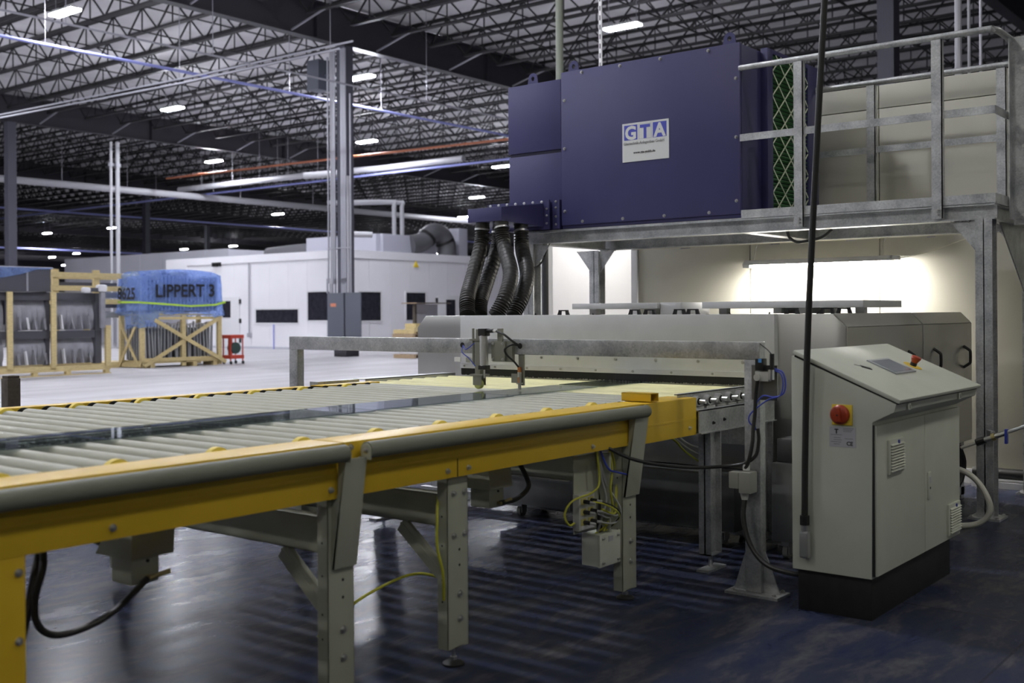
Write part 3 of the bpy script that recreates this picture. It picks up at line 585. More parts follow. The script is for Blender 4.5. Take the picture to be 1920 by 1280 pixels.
# ---- glass strips lying end to end on the rollers
for i, (x0, x1, y0, y1, lb) in enumerate(((.9, 2.02, 3.77, 4.1, 'clear glass strip on the rollers, partly cut off at the picture edge'), (2.035, 2.925, 3.765, 4.12, 'clear glass strip on the rollers reflecting two pale pipes'),
      (2.94, 3.745, 3.80, 4.15, 'clear glass strip on the rollers with a bright light reflection'), (3.76, 4.86, 3.835, 4.17, 'clear glass strip on the rollers reflecting the wrapped column'),
      (4.88, 5.74, 3.86, 4.18, 'pale glass strip bridging grey and cream rollers below the sensors'), (5.80, 6.75, 3.86, 4.2, 'dark green glass strip sliding under the washer brushes'))):
    single(B().box(x0, x1, y0, y1, .984, .990), 'glass_strip', GLASS, lb, 'glass', 'glass strips on the rollers', smooth=0)
# ---- loose wiring and boxes under the second section
jb = thing('junction_box', 'light grey junction box with four screws fixed to the conveyor leg', 'junction box', (4.56, 3.05, .2))
B().box(4.474, 4.65, 3.012, 3.11, .209, .366).build('box_body', CAB, jb, bevel=.005)
B().box(4.47, 4.655, 2.998, 3.012, .207, .368).build('lid', CAB, jb, bevel=.004); B().box(4.655, 4.68, 3.02, 3.05, .25, .33).build('fixing_lug', STEEL, jb)
screws(jb, [(x, 2.998, z) for x in (4.495, 4.63) for z in (.228, .348)], (0, -1, 0), .006, name='screw'); B().box(4.545, 4.585, 2.9965, 2.9985, .325, .352).build('rating_plate', LABEL, jb)
tp = thing('terminal_panel', 'grey mounting plate with pneumatic valve terminals and wires under the conveyor', 'terminal panel', (4.4, 3.04, .4))
B().box(4.34, 4.56, 3.06, 3.065, .385, .76).build('backplate', PEB, tp); B().box(4.33, 4.462, 3.022, 3.06, .405, .578).build('valve_block', mat('terminal_grey', (.5, .5, .46), .5), tp, bevel=.003)
vb = None; rr = random.Random(2)
for r_ in range(3):
    for c_ in range(2):
        p = Vector((4.365 + .06 * c_, 3.022, .545 - .05 * r_))
        if vb is None: vb = B().cyl(p, p + Vector((.012, -.03, -.004)), .010, 10).build('connector', BLKP, tp); wb = B().cyl(p + Vector((.012, -.03, -.004)), p + Vector((.028, -.05, -.008)), .007, 8).build('gland', GREYW, tp); fb_ = B().box(p.x - .022, p.x + .02, 3.018, 3.022, p.z - .016, p.z + .016).build('terminal', mat('terminal_yellow', (.55, .5, .15), .5), tp); p0 = p
        else: inst(vb, p - p0); inst(wb, p - p0); inst(fb_, p - p0)
B().box(4.345, 4.455, 3.018, 3.022, .41, .432).build('terminal_label', WHITE, tp)
B().box(4.56, 4.575, 3.0, 3.07, .36, .76).build('mounting_strip', PEB, tp)
for i, (pts, r, m) in enumerate((
    ([(4.668, 3.15, .78), (4.686, 3.12, .596), (4.773, 3.1, .475), (4.79, 3.09, .42), (4.72, 3.08, .38), (4.60, 3.09, .40)], .005, GREYW),
    ([(4.67, 3.16, .78), (4.70, 3.12, .59), (4.77, 3.11, .49), (4.80, 3.1, .44), (4.75, 3.09, .41), (4.60, 3.09, .455)], .005, GREYW),
    ([(4.79, 3.16, .78), (4.83, 3.14, .606), (4.81, 3.13, .5), (4.75, 3.1, .42), (4.62, 3.09, .46)], .007, YG),
    ([(4.593, 3.1, .76), (4.602, 3.09, .598), (4.507, 3.07, .557), (4.361, 3.08, .537), (4.325, 3.1, .478), (4.359, 3.1, .421), (4.46, 3.14, .41)], .006, YG),
    ([(4.632, 3.12, .78), (4.675, 3.09, .656), (4.749, 3.08, .626), (4.834, 3.08, .605)], .006, BLUE_H),
    ([(4.70, 3.18, .78), (4.72, 3.17, .6), (4.70, 3.16, .45), (4.68, 3.15, .33)], .012, CABLE),
    ([(4.74, 3.18, .78), (4.75, 3.17, .6), (4.74, 3.16, .45), (4.70, 3.15, .33)], .010, CABLE),
    ([(4.60, 3.1, .44), (4.68, 3.1, .41), (4.74, 3.11, .40), (4.72, 3.13, .36), (4.69, 3.15, .32)], .005, GREYW),
    ([(4.60, 3.1, .40), (4.66, 3.1, .38), (4.70, 3.11, .37), (4.68, 3.13, .35), (4.65, 3.15, .33)], .005, YG),
    ([(4.53, 3.08, .51), (4.60, 3.06, .49), (4.70, 3.05, .44), (4.75, 3.08, .39), (4.70, 3.12, .34)], .005, YG),
    ([(4.60, 3.08, .50), (4.68, 3.06, .47), (4.74, 3.06, .42), (4.72, 3.1, .36)], .004, CABLE),
    ([(4.72, 3.12, .78), (4.73, 3.10, .65), (4.70, 3.09, .55), (4.73, 3.1, .44), (4.68, 3.12, .34)], .006, YG),
    ([(4.65, 3.12, .78), (4.66, 3.12, .62), (4.69, 3.11, .5), (4.66, 3.12, .40), (4.66, 3.14, .34)], .006, GREYW))):
    B().tube([(x - .145, y - .10, z + .035) for x, y, z in pts], r * .85, 8, 5).build('wire', m, tp)
def cable(name, pts, r, m, label, cat='cable', sub=6):
    return single(B().tube(pts, r, 10, sub), name, m, label, cat)
cable('earth_wire', [(3.37, 3.06, .70), (3.33, 3.03, .60), (3.32, 3.02, .5), (3.33, 3.0, .4), (3.357, 3.02, .28)], .006, YG, 'bright yellow green wire running down the middle conveyor leg', 'wire')
cable('earth_wire', [(2.84, 3.2, .22), (3.0, 3.25, .262), (3.2, 3.28, .305), (3.42, 3.24, .345), (3.5, 3.12, .31), (3.45, 3.06, .25)], .006, YG, 'thin yellow green wire arching between two conveyor legs', 'wire')
cable('air_hose', [(1.78, 3.3, .80), (1.742, 3.2, .70), (1.715, 3.2, .60), (1.721, 3.2, .52), (1.772, 3.2, .475), (1.86, 3.2, .471), (1.99, 3.22, .497), (2.14, 3.26, .568)], .011, CABLE, 'black hose looping below the conveyor to the near drive housing', 'hose')
cable('air_hose', [(1.80, 3.3, .80), (1.74, 3.24, .68), (1.70, 3.22, .56), (1.66, 3.22, .42), (1.6, 3.3, .3), (1.4, 3.4, .2)], .013, CABLE, 'thick black hose dropping behind the yellow leg', 'hose')
cable('air_hose', [(4.26, 3.36, .76), (4.27, 3.3, .66), (4.269, 3.28, .61), (4.22, 3.27, .580), (4.14, 3.265, .560), (4.03, 3.262, .560)], .012, CABLE, 'black hose curling to the far drive housing under the conveyor', 'hose')
cable('air_hose', [(3.02, 4.6, .78), (3.02, 4.6, .60), (2.99, 4.6, .47), (2.94, 4.62, .40), (2.85, 4.65, .40), (2.74, 4.7, .46), (2.6, 4.8, .48)], .03, CABLE, 'fat black hose bending behind the rear conveyor legs', 'hose')
cable('signal_wire', [(5.6, 3.4, .80), (5.719, 3.3, .693), (5.80, 3.3, .64), (5.878, 3.3, .598), (6.023, 3.3, .531)], .006, YG, 'yellow green wire hanging below the infeed rail', 'wire')
for k, lb in enumerate(('grey wire hanging below the infeed rail, steeper one', 'grey wire hanging below the infeed rail, flatter one')):
    cable('signal_wire', [(5.75 + .07 * k, 3.45, .80), (5.86 + .06 * k, 3.4, .70), (5.98, 3.35, .61 + .03 * k), (6.1, 3.3, .55 + .05 * k)], .007, GREYW, lb, 'wire')
# ------------------------------------------------------------------ portal frame with sensors over the infeed
pf = thing('sensor_portal', 'galvanised portal frame carrying sensors across the conveyor', 'portal frame', (5.22, 4.3, 0))
B().box(5.19, 5.252, 2.496, 6.138, 1.205, 1.297).build('beam', GALV, pf, bevel=.004)
B().box(5.19, 5.252, 2.496, 2.584, .015, 1.205).build('post', GALV, pf, bevel=.004); B().box(5.19, 5.252, 6.05, 6.138, .015, 1.205).build('post', GALV, pf, bevel=.004)
for y0 in (2.387, 5.945):
    B().box(5.145, 5.297, y0, y0 + .293, 0, .014).build('base_plate', GALV, pf)
    yc0, yc1 = y0 + .109, y0 + .197
    B().prism([(5.218, yc1, .014), (5.218, y0 + .275, .014), (5.218, yc1 + .01, .22), (5.218, yc1, .22)], (.008, 0, 0)).build('gusset', GALV, pf)
    B().prism([(5.218, yc0, .014), (5.218, y0 + .018, .014), (5.218, yc0 - .01, .22), (5.218, yc0, .22)], (.008, 0, 0)).build('gusset', GALV, pf)
    screws(pf, [(5.17, y0 + .03, .014), (5.17, y0 + .26, .014), (5.275, y0 + .03, .014), (5.275, y0 + .26, .014)], (0, 0, 1), .011)
for y in (4.5, 4.045): B().cyl((5.1885, y, 1.256), (5.20, y, 1.256), .017, 18).build('grommet', BLK, pf)
B().box(5.165, 5.19, 4.085, 4.24, 1.16, 1.285).build('mount_plate', MECH, pf, bevel=.001); B().box(5.15, 5.165, 4.13, 4.235, 1.165, 1.28).build('clamp_plate', MECH, pf, bevel=.001)
screws(pf, [(5.15, y, z) for y in (4.145, 4.22) for z in (1.175, 1.27)], (-1, 0, 0), .006)
B().box(5.16, 5.175, 4.16, 4.195, 1.28, 1.36).build('slotted_bar', MECH, pf)
cyo = B().cyl((5.13, 4.275, 1.135), (5.13, 4.275, 1.318), .026, 16).build('air_cylinder', ALU, pf)
B().box(5.105, 5.155, 4.247, 4.303, 1.315, 1.36).build('cylinder_head', BLKP, cyo, bevel=.004); B().box(5.105, 5.155, 4.247, 4.303, 1.112, 1.138).build('cylinder_foot', BLKP, cyo, bevel=.004)
B().cyl((5.13, 4.275, 1.06), (5.13, 4.275, 1.115), .006, 8).build('piston_rod', STEEL, cyo); B().cyl((5.13, 4.25, 1.345), (5.13, 4.20, 1.347), .012, 10).build('plug', BLKP, cyo)
B().cyl((5.13, 4.20, 1.347), (5.13, 4.18, 1.343), .009, 10).build('plug_ring', WHITE, cyo)
B().box(5.15, 5.185, 4.325, 4.365, 1.08, 1.29).build('guide_bar', MECH, pf, bevel=.001); B().box(5.14, 5.19, 4.315, 4.40, 1.285, 1.297).build('guide_clamp', MECH, pf)
B().cyl((5.16, 4.385, 1.14), (5.16, 4.385, 1.36), .008, 8).build('guide_rod', MECH, pf); B().box(5.155, 5.17, 4.345, 4.36, 1.29, 1.355).build('guide_post', MECH, pf)
B().box(5.12, 5.19, 4.28, 4.38, 1.072, 1.082).build('caster_plate', MECH, pf)
B().box(5.13, 5.135, 4.30, 4.365, 1.015, 1.075).build('caster_fork', MECH, pf); B().box(5.17, 5.175, 4.30, 4.365, 1.015, 1.075).build('caster_fork', MECH, pf)
B().lathe((5.137, 4.335, 1.022), (1, 0, 0), [(0, .026), (.004, .03), (.027, .03), (.031, .026)], 18).build('caster_wheel', LIME, pf)
B().box(5.2, 5.215, 4.03, 4.065, 1.02, 1.205).build('sensor_arm', MECH, pf); sn = B().cyl((5.19, 4.05, 1.03), (5.19, 4.05, 1.13), .012, 12).build('sensor_nozzle', ORANGE, pf)
B().cyl((5.19, 4.05, .996), (5.19, 4.05, 1.03), .010, 10).cyl((5.19, 4.05, 1.03), (5.19, 4.05, 1.036), .02, 12).build('nozzle_tip', STEEL, sn); B().cyl((5.19, 4.05, 1.07), (5.19, 4.05, 1.1), .0125, 12).build('nozzle_ring', STEEL, sn)
B().box(5.18, 5.185, 4.03, 4.105, 1.035, 1.09).build('sensor_bracket', MECH, pf)
B().tube([(5.13, 4.181, 1.345), (5.12, 4.111, 1.325), (5.13, 4.07, 1.295), (5.17, 4.045, 1.262)], .007, 8, 5).build('sensor_cable', CABLE, pf)
B().tube([(5.18, 4.04, 1.258), (5.14, 4.065, 1.265), (5.12, 4.105, 1.240), (5.13, 4.10, 1.205), (5.16, 4.07, 1.165), (5.185, 4.052, 1.128)], .006, 8, 5).build('sensor_cable', CABLE, pf)
B().tube([(5.185, 4.49, 1.255), (5.13, 4.425, 1.232), (5.13, 4.392, 1.245), (5.14, 4.36, 1.272)], .003, 6, 5).build('air_line', BLUE_H, pf); B().tube([(5.185, 4.492, 1.25), (5.13, 4.45, 1.214), (5.13, 4.393, 1.176), (5.13, 4.345, 1.13)], .003, 6, 5).build('air_line', BLUE_H, pf)
# valve plate and plug on the right post
B().box(5.176, 5.188, 2.395, 2.535, 1.003, 1.18).build('valve_plate', PLATE, pf)
sv = B().box(5.13, 5.176, 2.45, 2.494, 1.155, 1.215).build('solenoid', BLKP, pf, bevel=.004); B().box(5.128, 5.131, 2.458, 2.475, 1.195, 1.214).build('blue_mark', mat('pale_blue_plastic', (.1, .35, .8), .4), sv)
B().box(5.14, 5.176, 2.425, 2.5, 1.10, 1.15).build('plug_block', mat('pale_grey_plastic', (.55, .55, .5), .45), pf, bevel=.004); B().cyl((5.13, 2.485, 1.12), (5.176, 2.485, 1.12), .018, 12).build('plug_elbow', mat('pale_grey_plastic', (.55, .55, .5), .45), pf)
B().cyl((5.15, 2.41, 1.14), (5.15, 2.41, 1.24), .012, 10).build('pressure_switch', BLKP, pf); B().cyl((5.14, 2.41, 1.11), (5.14, 2.41, 1.16), .016, 10).build('valve_body', STEEL, pf)
B().tube([(5.16, 2.42, 1.24), (5.18, 2.45, 1.26), (5.195, 2.50, 1.29)], .003, 6, 4).build('sensor_lead', CABLE, pf)
B().tube([(5.16, 2.40, 1.165), (5.16, 2.357, 1.147), (5.16, 2.343, 1.089), (5.16, 2.357, 1.04), (5.16, 2.409, 1.022), (5.16, 2.467, 1.025), (5.15, 2.502, .975), (5.15, 2.512, .907), (5.15, 2.50, .85)], .004, 8, 5).build('air_line', BLUE_H, pf)
B().tube([(5.16, 2.40, 1.155), (5.15, 2.362, 1.14), (5.15, 2.352, 1.085), (5.15, 2.37, 1.03), (5.15, 2.43, 1.01), (5.15, 2.50, .96), (5.14, 2.53, .925), (5.14, 2.532, .892), (5.15, 2.505, .86)], .004, 8, 5).build('air_line', BLUE_H, pf)
cable('control_cable', [(5.14, 2.485, 1.11), (5.15, 2.5, 1.03), (5.15, 2.505, .935), (5.14, 2.51, .86), (5.13, 2.51, .79), (5.13, 2.53, .70), (5.13, 2.55, .655)], .010, CABLE, 'black cable running down the portal post to the grey plug')
cable('control_cable', [(4.50, 2.99, .80), (4.60, 2.9, .735), (4.739, 2.8, .695), (4.95, 2.74, .665), (5.1, 2.66, .66), (5.13, 2.57, .675), (5.14, 2.5, .72), (5.15, 2.485, .80), (5.15, 2.49, .86)], .009, CABLE, 'black cable sagging from under the conveyor to the portal post')
ip = thing('power_plug', 'grey industrial plug and socket fixed on the portal post', 'plug', (5.16, 2.55, .58))
B().box(5.10, 5.186, 2.51, 2.575, .53, .64).build('socket_body', mat('socket_grey', (.36, .36, .31), .5), ip, bevel=.008); B().box(5.11, 5.16, 2.58, 2.635, .55, .635).build('flap', mat('socket_grey', (.36, .36, .31), .5), ip, bevel=.006)
B().cyl((5.14, 2.55, .645), (5.14, 2.55, .675), .018, 12).build('gland', WHITE, ip); B().cyl((5.14, 2.56, .495), (5.14, 2.56, .53), .016, 12, .024).build('plug_collar', mat('pale_grey_plastic', (.55, .55, .5), .45), ip)
cable('power_lead', [(5.14, 2.56, .50), (5.12, 2.558, .41), (5.11, 2.53, .304), (5.105, 2.473, .222), (5.10, 2.40, .18), (5.10, 2.30, .165), (5.13, 2.23, .16)], .013, CABLE, 'thick black lead sagging from the grey plug to the console plinth')

# ------------------------------------------------------------------ control console
co = thing('control_console', 'grey green control console with sloping lid on a black plinth', 'console', (5.7, 2.06, 0))
B().box(5.086, 6.27, 1.885, 2.25, 0, .2).build('plinth', PLINTH, co, bevel=.002)
X0, X1 = 5.06, 6.34
side = [(X0, 1.875, .2), (X0, 2.267, .2), (X0, 2.267, 1.236), (X0, 1.757, 1.022), (X0, 1.766, .985), (X0, 1.868, .932)]
B().prism(side, (X1 - X0, 0, 0)).build('body', CAB, co, bevel=.003)
nl = Vector((0, -.4283, 1)).normalized(); dl = Vector((0, -1, -.4283)).normalized()
L0 = Vector((X0 - .004, 2.262, 1.246)); ln = .565
def lidpt(u, v, h=0.0): return Vector((X0 - .004 + u, 0, 0)) + Vector((0, L0.y, L0.z)) + dl * v + nl * h
lb = B().hexa([lidpt(0, 0), lidpt(0, ln), lidpt(1.292, ln), lidpt(1.292, 0)], [lidpt(0, 0, .02), lidpt(0, ln, .02), lidpt(1.292, ln, .02), lidpt(1.292, 0, .02)])
lid = lb.build('lid', CAB, co, bevel=.006)
gk = B().hexa([lidpt(.012, .012, -.012), lidpt(.012, ln - .012, -.012), lidpt(1.28, ln - .012, -.012), lidpt(1.28, .012, -.012)], [lidpt(.012, .012), lidpt(.012, ln - .012), lidpt(1.28, ln - .012), lidpt(1.28, .012)]); gk.build('gasket', BLK, co)
for u in (.17, .96):
    p = (X0 + u, 1.757, 1.0); o = B().box(p[0] - .018, p[0] + .018, 1.751, 1.757, .985, 1.018).build('latch', CAB, co, bevel=.002); B().box(p[0] - .004, p[0] + .004, 1.750, 1.752, .992, 1.01).build('keyhole', INK, o)
def door_(x0, x1):
    return B().box(x0, x1, 1.852, 1.872, .213, .916).build('door', CAB, co, bevel=.004)
dl1 = door_(5.072, 5.752); dr1 = door_(5.757, 6.345)
B().box(5.062, 5.07, 1.862, 1.875, .213, .92).build('door_seal', BLK, co)
def vent(parent, x0, x1, z0, z1):
    v = B().box(x0, x1, 1.838, 1.853, z0, z1).build('vent', CAB, parent, bevel=.005)
    n = 10; h = (z1 - z0 - .03) / n
    first = None
    for i in range(n):
        z = z0 + .012 + h * i
        if first is None:
            first = B().prism([(x0 + .012, 1.838, z), (x0 + .012, 1.829, z + .003), (x0 + .012, 1.838, z + h * .8)], (x1 - x0 - .018, 0, 0)).build('slat', CAB, v); sh = B().box(x0 + .012, x1 - .006, 1.8372, 1.8385, z - h * .18, z).build('gap', INK, v); zz = z
        else: inst(first, (0, 0, z - zz)); inst(sh, (0, 0, z - zz))
    B().box((x0 + x1) / 2 + .012, (x0 + x1) / 2 + .028, 1.833, 1.839, z1 - .03, z1 - .008).build('badge', BLUE_V, v)
vent(dl1, 5.204, 5.405, .672, .838); vent(dr1, 6.11, 6.31, .235, .405)
h = B().box(5.785, 5.832, 1.843, 1.853, .478, .618).build('handle', CAB, dr1, bevel=.006); B().box(5.80, 5.82, 1.841, 1.844, .56, .592).build('push_button', LABEL, h); B().cyl((5.81, 1.842, .535), (5.81, 1.844, .535), .007, 10).build('keyhole', INK, h)
# main switch, name plate, conduit fitting on the side
ms = B().box(X0 - .006, X0, 1.962, 2.062, .912, 1.01).build('switch_plate', YELK, co, bevel=.003)
kb = B().lathe((X0 - .006, 2.02, .962), (-1, 0, 0), [(0, .047), (.012, .046), (.02, .04), (.022, .036)], 24).build('switch_knob', REDK, ms); B().hexa([(X0 - .046, 2.008, .93), (X0 - .046, 2.034, .93), (X0 - .028, 2.036, .928), (X0 - .028, 2.006, .928)], [(X0 - .046, 2.012, .995), (X0 - .046, 2.03, .995), (X0 - .028, 2.032, .997), (X0 - .028, 2.01, .997)]).build('switch_grip', REDK, ms, bevel=.003)
B().cyl((X0 - .048, 2.02, .962), (X0 - .046, 2.02, .962), .004, 8).build('lock_hole', INK, ms)
npl = B().box(X0 - .0015, X0, 1.947, 2.076, .808, .903).build('name_plate', LABEL, co)
rv, uv = (0, -1, 0), (0, 0, 1); xs = X0 - .0021
text('CE', .026, (xs, 1.992, .818), rv, uv, INK, co, 'ce_mark', .0006); text('T', .03, (xs, 2.05, .872), rv, uv, INK, co, 'plate_letter', .0012)
b = B()
for z, a, w in ((.897, 2.008, .05), (.890, 2.008, .045), (.883, 2.008, .04), (.866, 2.068, .055), (.852, 2.055, .035), (.849, 2.0, .04), (.842, 2.055, .04), (.832, 2.068, .05), (.822, 2.055, .03)): b.box(xs, xs + .0005, a - w, a, z - .0012, z + .0012)
b.build('fine_print', INKG, co, kind='stuff', smooth=0)
cf = B().box(X0 - .05, X0 - .004, 2.165, 2.215, .262, .40).build('conduit_body', mat('cast_aluminium', (.42, .43, .42), .4, .6), co, bevel=.02); B().box(X0 - .054, X0 - .05, 2.172, 2.208, .275, .39).build('cover', mat('cast_aluminium', (.42, .43, .42), .4, .6), cf, bevel=.002)
B().cyl((X0 - .03, 2.19, .395), (X0 - .03, 2.19, .43), .018, 12).build('conduit_nipple', STEEL, cf); B().cyl((X0 - .03, 2.19, .425), (X0 - .03, 2.19, .47), .024, 8).build('cable_gland', BLKP, cf)
# screen, emergency stop and key on the lid
def lidbox(x0, x1, y0, y1, h0, h1):
    q = []
    for h in (h0, h1):
        for x, y in ((x0, y0), (x1, y0), (x1, y1), (x0, y1)):
            v = (L0.y - y) / -dl.y; q.append(lidpt(x - X0 + .004, v, h))
    return B().hexa(q[:4], q[4:])
sc_ = lidbox(5.58, 5.885, 1.945, 2.098, .02, .027).build('display_frame', SCRF, lid, bevel=.002); lidbox(5.605, 5.862, 1.962, 2.083, .027, .0278).build('display', SCREEN, lid)
pe = lidpt(6.014 - X0, (L0.y - 2.004) / -dl.y, .02)
B().cyl(pe, pe + nl * .002, .05, 24).build('emergency_label', YELK, lid); B().cyl(pe + nl * .002, pe + nl * .02, .018, 16).build('emergency_base', BLKP, lid); B().lathe(pe + nl * .02, nl, [(0, .016), (.01, .02), (.025, .027), (.033, .026), (.036, .02)], 20).build('emergency_button', REDK, lid)
kp = lidpt(5.44 - X0, (L0.y - 2.02) / -dl.y, .021); kd = Vector((-.62, .6, .26)).normalized()
kk = thing('key', 'small key with black grip lying on the console lid', 'key', kp)
B().bar(kp, kp + Vector((-.045, .035, .015)), .026, .006, nl).build('grip', BLKP, kk, bevel=.002); B().bar(kp + Vector((-.045, .035, .015)), kp + Vector((-.075, .058, .025)), .006, .003, nl).build('blade', STEEL, kk)
cable('power_cable', [(X0 - .03, 2.19, .46), (X0 - .03, 2.185, .8), (X0 - .032, 2.165, 1.4), (X0 - .04, 2.11, 2.3), (X0 - .04, 2.03, 3.6), (X0 - .04, 1.95, 5.2), (X0 - .04, 1.9, 8), (X0 - .04, 1.9, 12.1)], .0155, CABLE, 'thick black cable dropping from the roof to the console side')

# ------------------------------------------------------------------ glass washer with infeed
gw = thing('glass_washer', 'long stainless flat glass washing machine with cream infeed rollers', 'washing machine', (7.5, 4.6, 0))
BX0, BX1 = 6.40, 8.95
prof = [(2.52, .45), (2.52, 1.354), (2.601, 1.436), (5.93, 1.436), (6.018, 1.344), (6.018, .45)]
B().prism([(BX0, y, z) for y, z in prof], (BX1 - BX0, 0, 0)).build('body', SST, gw, bevel=.003)
for x in (7.79,):
    B().box(x - .0015, x + .0015, 2.5185, 2.523, .46, 1.344).build('panel_seam', INK, gw)
for a, c in ((6.41, 7.78), (7.80, 8.94)):
    B().prism([(a, 2.5195, 1.356), (a, 2.599, 1.4375), (a, 2.595, 1.4395), (a, 2.5155, 1.358)], (c - a, 0, 0)).build('hood_panel', SST, gw)
    B().box(a, c, 2.515, 2.52, .5, 1.353).build('side_panel', SST, gw, bevel=.001)
def pull(parent, base, along, out, L=.15, H=.045, r=.011):
    base = Vector(base); along = Vector(along); out = Vector(out)
    return B().tube([base, base + out * H * .85 + along * L * .18, base + out * H + along * L * .3, base + out * H + along * L * .7, base + out * H * .85 + along * L * .82, base + along * L], r, 8, 2).build('handle', BLKP, parent)
for x in (7.48, 8.02, 8.73): pull(gw, (x, 2.515, 1.02), (0, 0, 1), (0, -1, 0), .16, .05)
B().prism([(6.35, 2.955, 1.051), (6.35, 5.527, 1.051), (6.35, 5.527, 1.4375), (6.35, 2.955, 1.4375)], (.052, 0, 0)).build('entry_hood', SSTD, gw, bevel=.004)
B().box(6.342, 6.35, 2.963, 5.522, 1.038, 1.072).build('seal_strip', ALU, gw)
screws(gw, [(6.342, 3.08 + .30 * k, 1.055) for k in range(9)], (-1, 0, 0), .006, SST)
screws(gw, [(6.35, 3.17 + .317 * k, 1.133) for k in range(8)], (-1, 0, 0), .008, SST)
B().box(6.353, 6.38, 2.963, 5.522, .992, 1.05).build('brush_strip', BLK, gw)
b = B(); rr = random.Random(3); y = 2.97
while y < 5.515:
    b.box(6.352, 6.357, y, y + .0045, .984 + rr.random() * .008, 1.04); y += .0075
b.build('bristle', BLK, gw, kind='stuff', smooth=0)
# infeed rails, rollers, bearings
b = B(); b.box(5.388, 6.345, 2.955, 2.961, .785, .91); b.box(5.388, 6.345, 2.955, 3.03, .904, .910); b.box(5.388, 6.345, 2.94, 3.0, .780, .786); b.build('side_channel', GALV, gw)
B().box(5.30, 6.345, 3.035, 3.043, .78, 1.0).build('bearing_plate', GALV, gw); B().box(5.30, 6.345, 3.035, 3.06, .995, 1.002).build('plate_lip', GALV, gw)
b = B(); b.box(5.40, 6.345, 5.575, 5.581, .78, 1.0); b.box(5.40, 6.345, 5.575, 5.70, .994, 1.0); b.build('rear_channel', SSTD, gw); B().box(4.98, 5.36, 5.60, 5.68, .945, 1.0).build('rear_flap', GALV, gw)
screws(gw, [(5.55, 2.955, .83), (5.68, 2.955, .84), (6.0, 2.955, .85)], (0, -1, 0), .007, INK)
ry = None
for k in range(7):
    x = 5.48 + .13 * k
    if ry is None:
        ry = B().cyl((x, 3.06, .945), (x, 5.56, .945), .038, 18).build('cream_roller', ROLL_Y, gw, label='pale cream rubber roller'); x0 = x
        bg = B().lathe((x, 3.035, .952), (0, -1, 0), [(0, .032), (.02, .032), (.03, .027), (.031, .019)], 16).build('bearing', STEEL, gw); B_h = B().cyl((x, 2.962, .952), (x, 3.0, .952), .012, 10).build('shaft_end', STEEL, gw)
        bb = B().cyl((x, 3.003, .952), (x, 3.006, .952), .02, 14).build('bearing_seal', BLK, gw); bf = B().box(x - .05, x + .05, 3.0, 3.034, .910, .922).build('bearing_foot', STEEL, gw)
    else:
        for o in (ry,): inst(o, (x - x0, 0, 0))
        if x < 6.85:
            for o in (bg, B_h, bb, bf): inst(o, (x - x0, 0, 0))
def hleg(x, y, zb=.085, zt=.785, dx=.128, w=.075):
    b = B(); b.box(x, x + .008, y, y + w, zb, zt); b.box(x + dx - .008, x + dx, y, y + w, zb, zt); b.box(x, x + dx, y + w / 2 - .004, y + w / 2 + .004, zb, zt); b.box(x, x + dx, y, y + w, zb, zb + .008)
    o = b.build('leg', GALV, gw)
    B().cyl((x + dx / 2, y + w / 2, .015), (x + dx / 2, y + w / 2, zb), .012, 10).build('spindle', STEEL, o); B().box(x - .05, x + .16, y - .01, y + w - .01, 0, .014).build('foot_plate', GALV, o)
hleg(5.52, 2.957); hleg(6.20, 2.957); hleg(5.52, 5.56); hleg(6.20, 5.56); hleg(6.44, 3.1, .11, .449)
B().box(6.40, 6.46, 2.56, 6.0, .03, .09).build('base_beam', GALV, gw); B().box(6.46, 8.9, 2.56, 2.62, .03, .09).build('base_beam', GALV, gw)
for x in (6.5, 7.7, 8.8):
    for y in (2.56, 5.9): B().box(x, x + .08, y, y + .08, 0, .46).build('stand', GALV, gw)
B().box(6.5, 6.54, 3.0, 5.9, .30, .449).build('cross_panel', TANK, gw); B().box(6.30, 6.35, 3.05, 3.5, .62, .75).build('bracket_plate', GALV, gw)
B().box(6.30, 6.325, 5.485, 5.545, 1.088, 1.122).build('white_sensor', WHITE, gw); B().box(6.30, 6.345, 5.43, 5.475, 1.085, 1.122).build('sensor_clamp', ALU, gw)
# covers and handles on top
def tray(x0, x1, y0, y1, z0, z1):
    return B().box(x0, x1, y0, y1, z0, z1).build('top_cover', SSTD, gw, bevel=.002)
t1 = tray(6.93, 7.45, 4.137, 4.892, 1.48, 1.522); tray(6.97, 7.4, 3.963, 4.133, 1.438, 1.524); t2 = tray(7.07, 7.8, 2.665, 3.848, 1.477, 1.525); tray(7.14, 7.7, 3.27, 3.33, 1.438, 1.477); tray(7.14, 7.7, 3.08, 3.14, 1.438, 1.477)
for (x, y) in ((7.02, 4.76), (7.02, 4.23), (7.2, 3.75), (7.2, 2.74)): B().box(x, x + .06, y - .03, y + .03, 1.436, 1.482).build('spacer', SSTD, gw)
hp = None
for y in (4.865, 4.233, 4.108, 3.867, 3.761, 3.03, 2.79, 2.68):
    p = (6.78, y - .052, 1.436)
    if hp is None:
        b = B(); b.hexa([(6.77, y - .052, 1.436), (6.79, y - .052, 1.436), (6.79, y - .026, 1.436), (6.77, y - .026, 1.436)], [(6.77, y - .038, 1.472), (6.79, y - .038, 1.472), (6.79, y - .022, 1.472), (6.77, y - .022, 1.472)])
        b.hexa([(6.77, y + .026, 1.436), (6.79, y + .026, 1.436), (6.79, y + .052, 1.436), (6.77, y + .052, 1.436)], [(6.77, y + .022, 1.472), (6.79, y + .022, 1.472), (6.79, y + .038, 1.472), (6.77, y + .038, 1.472)])
        b.box(6.77, 6.79, y - .04, y + .04, 1.465, 1.474); hp = b.build('handle', BLKP, gw); y0h = y
    else: inst(hp, (0, y - y0h, 0))
screws(gw, [(6.74, y, 1.436) for y in (5.1, 4.57, 3.46, 3.17, 2.84)], (0, 0, 1), .006, BLK)
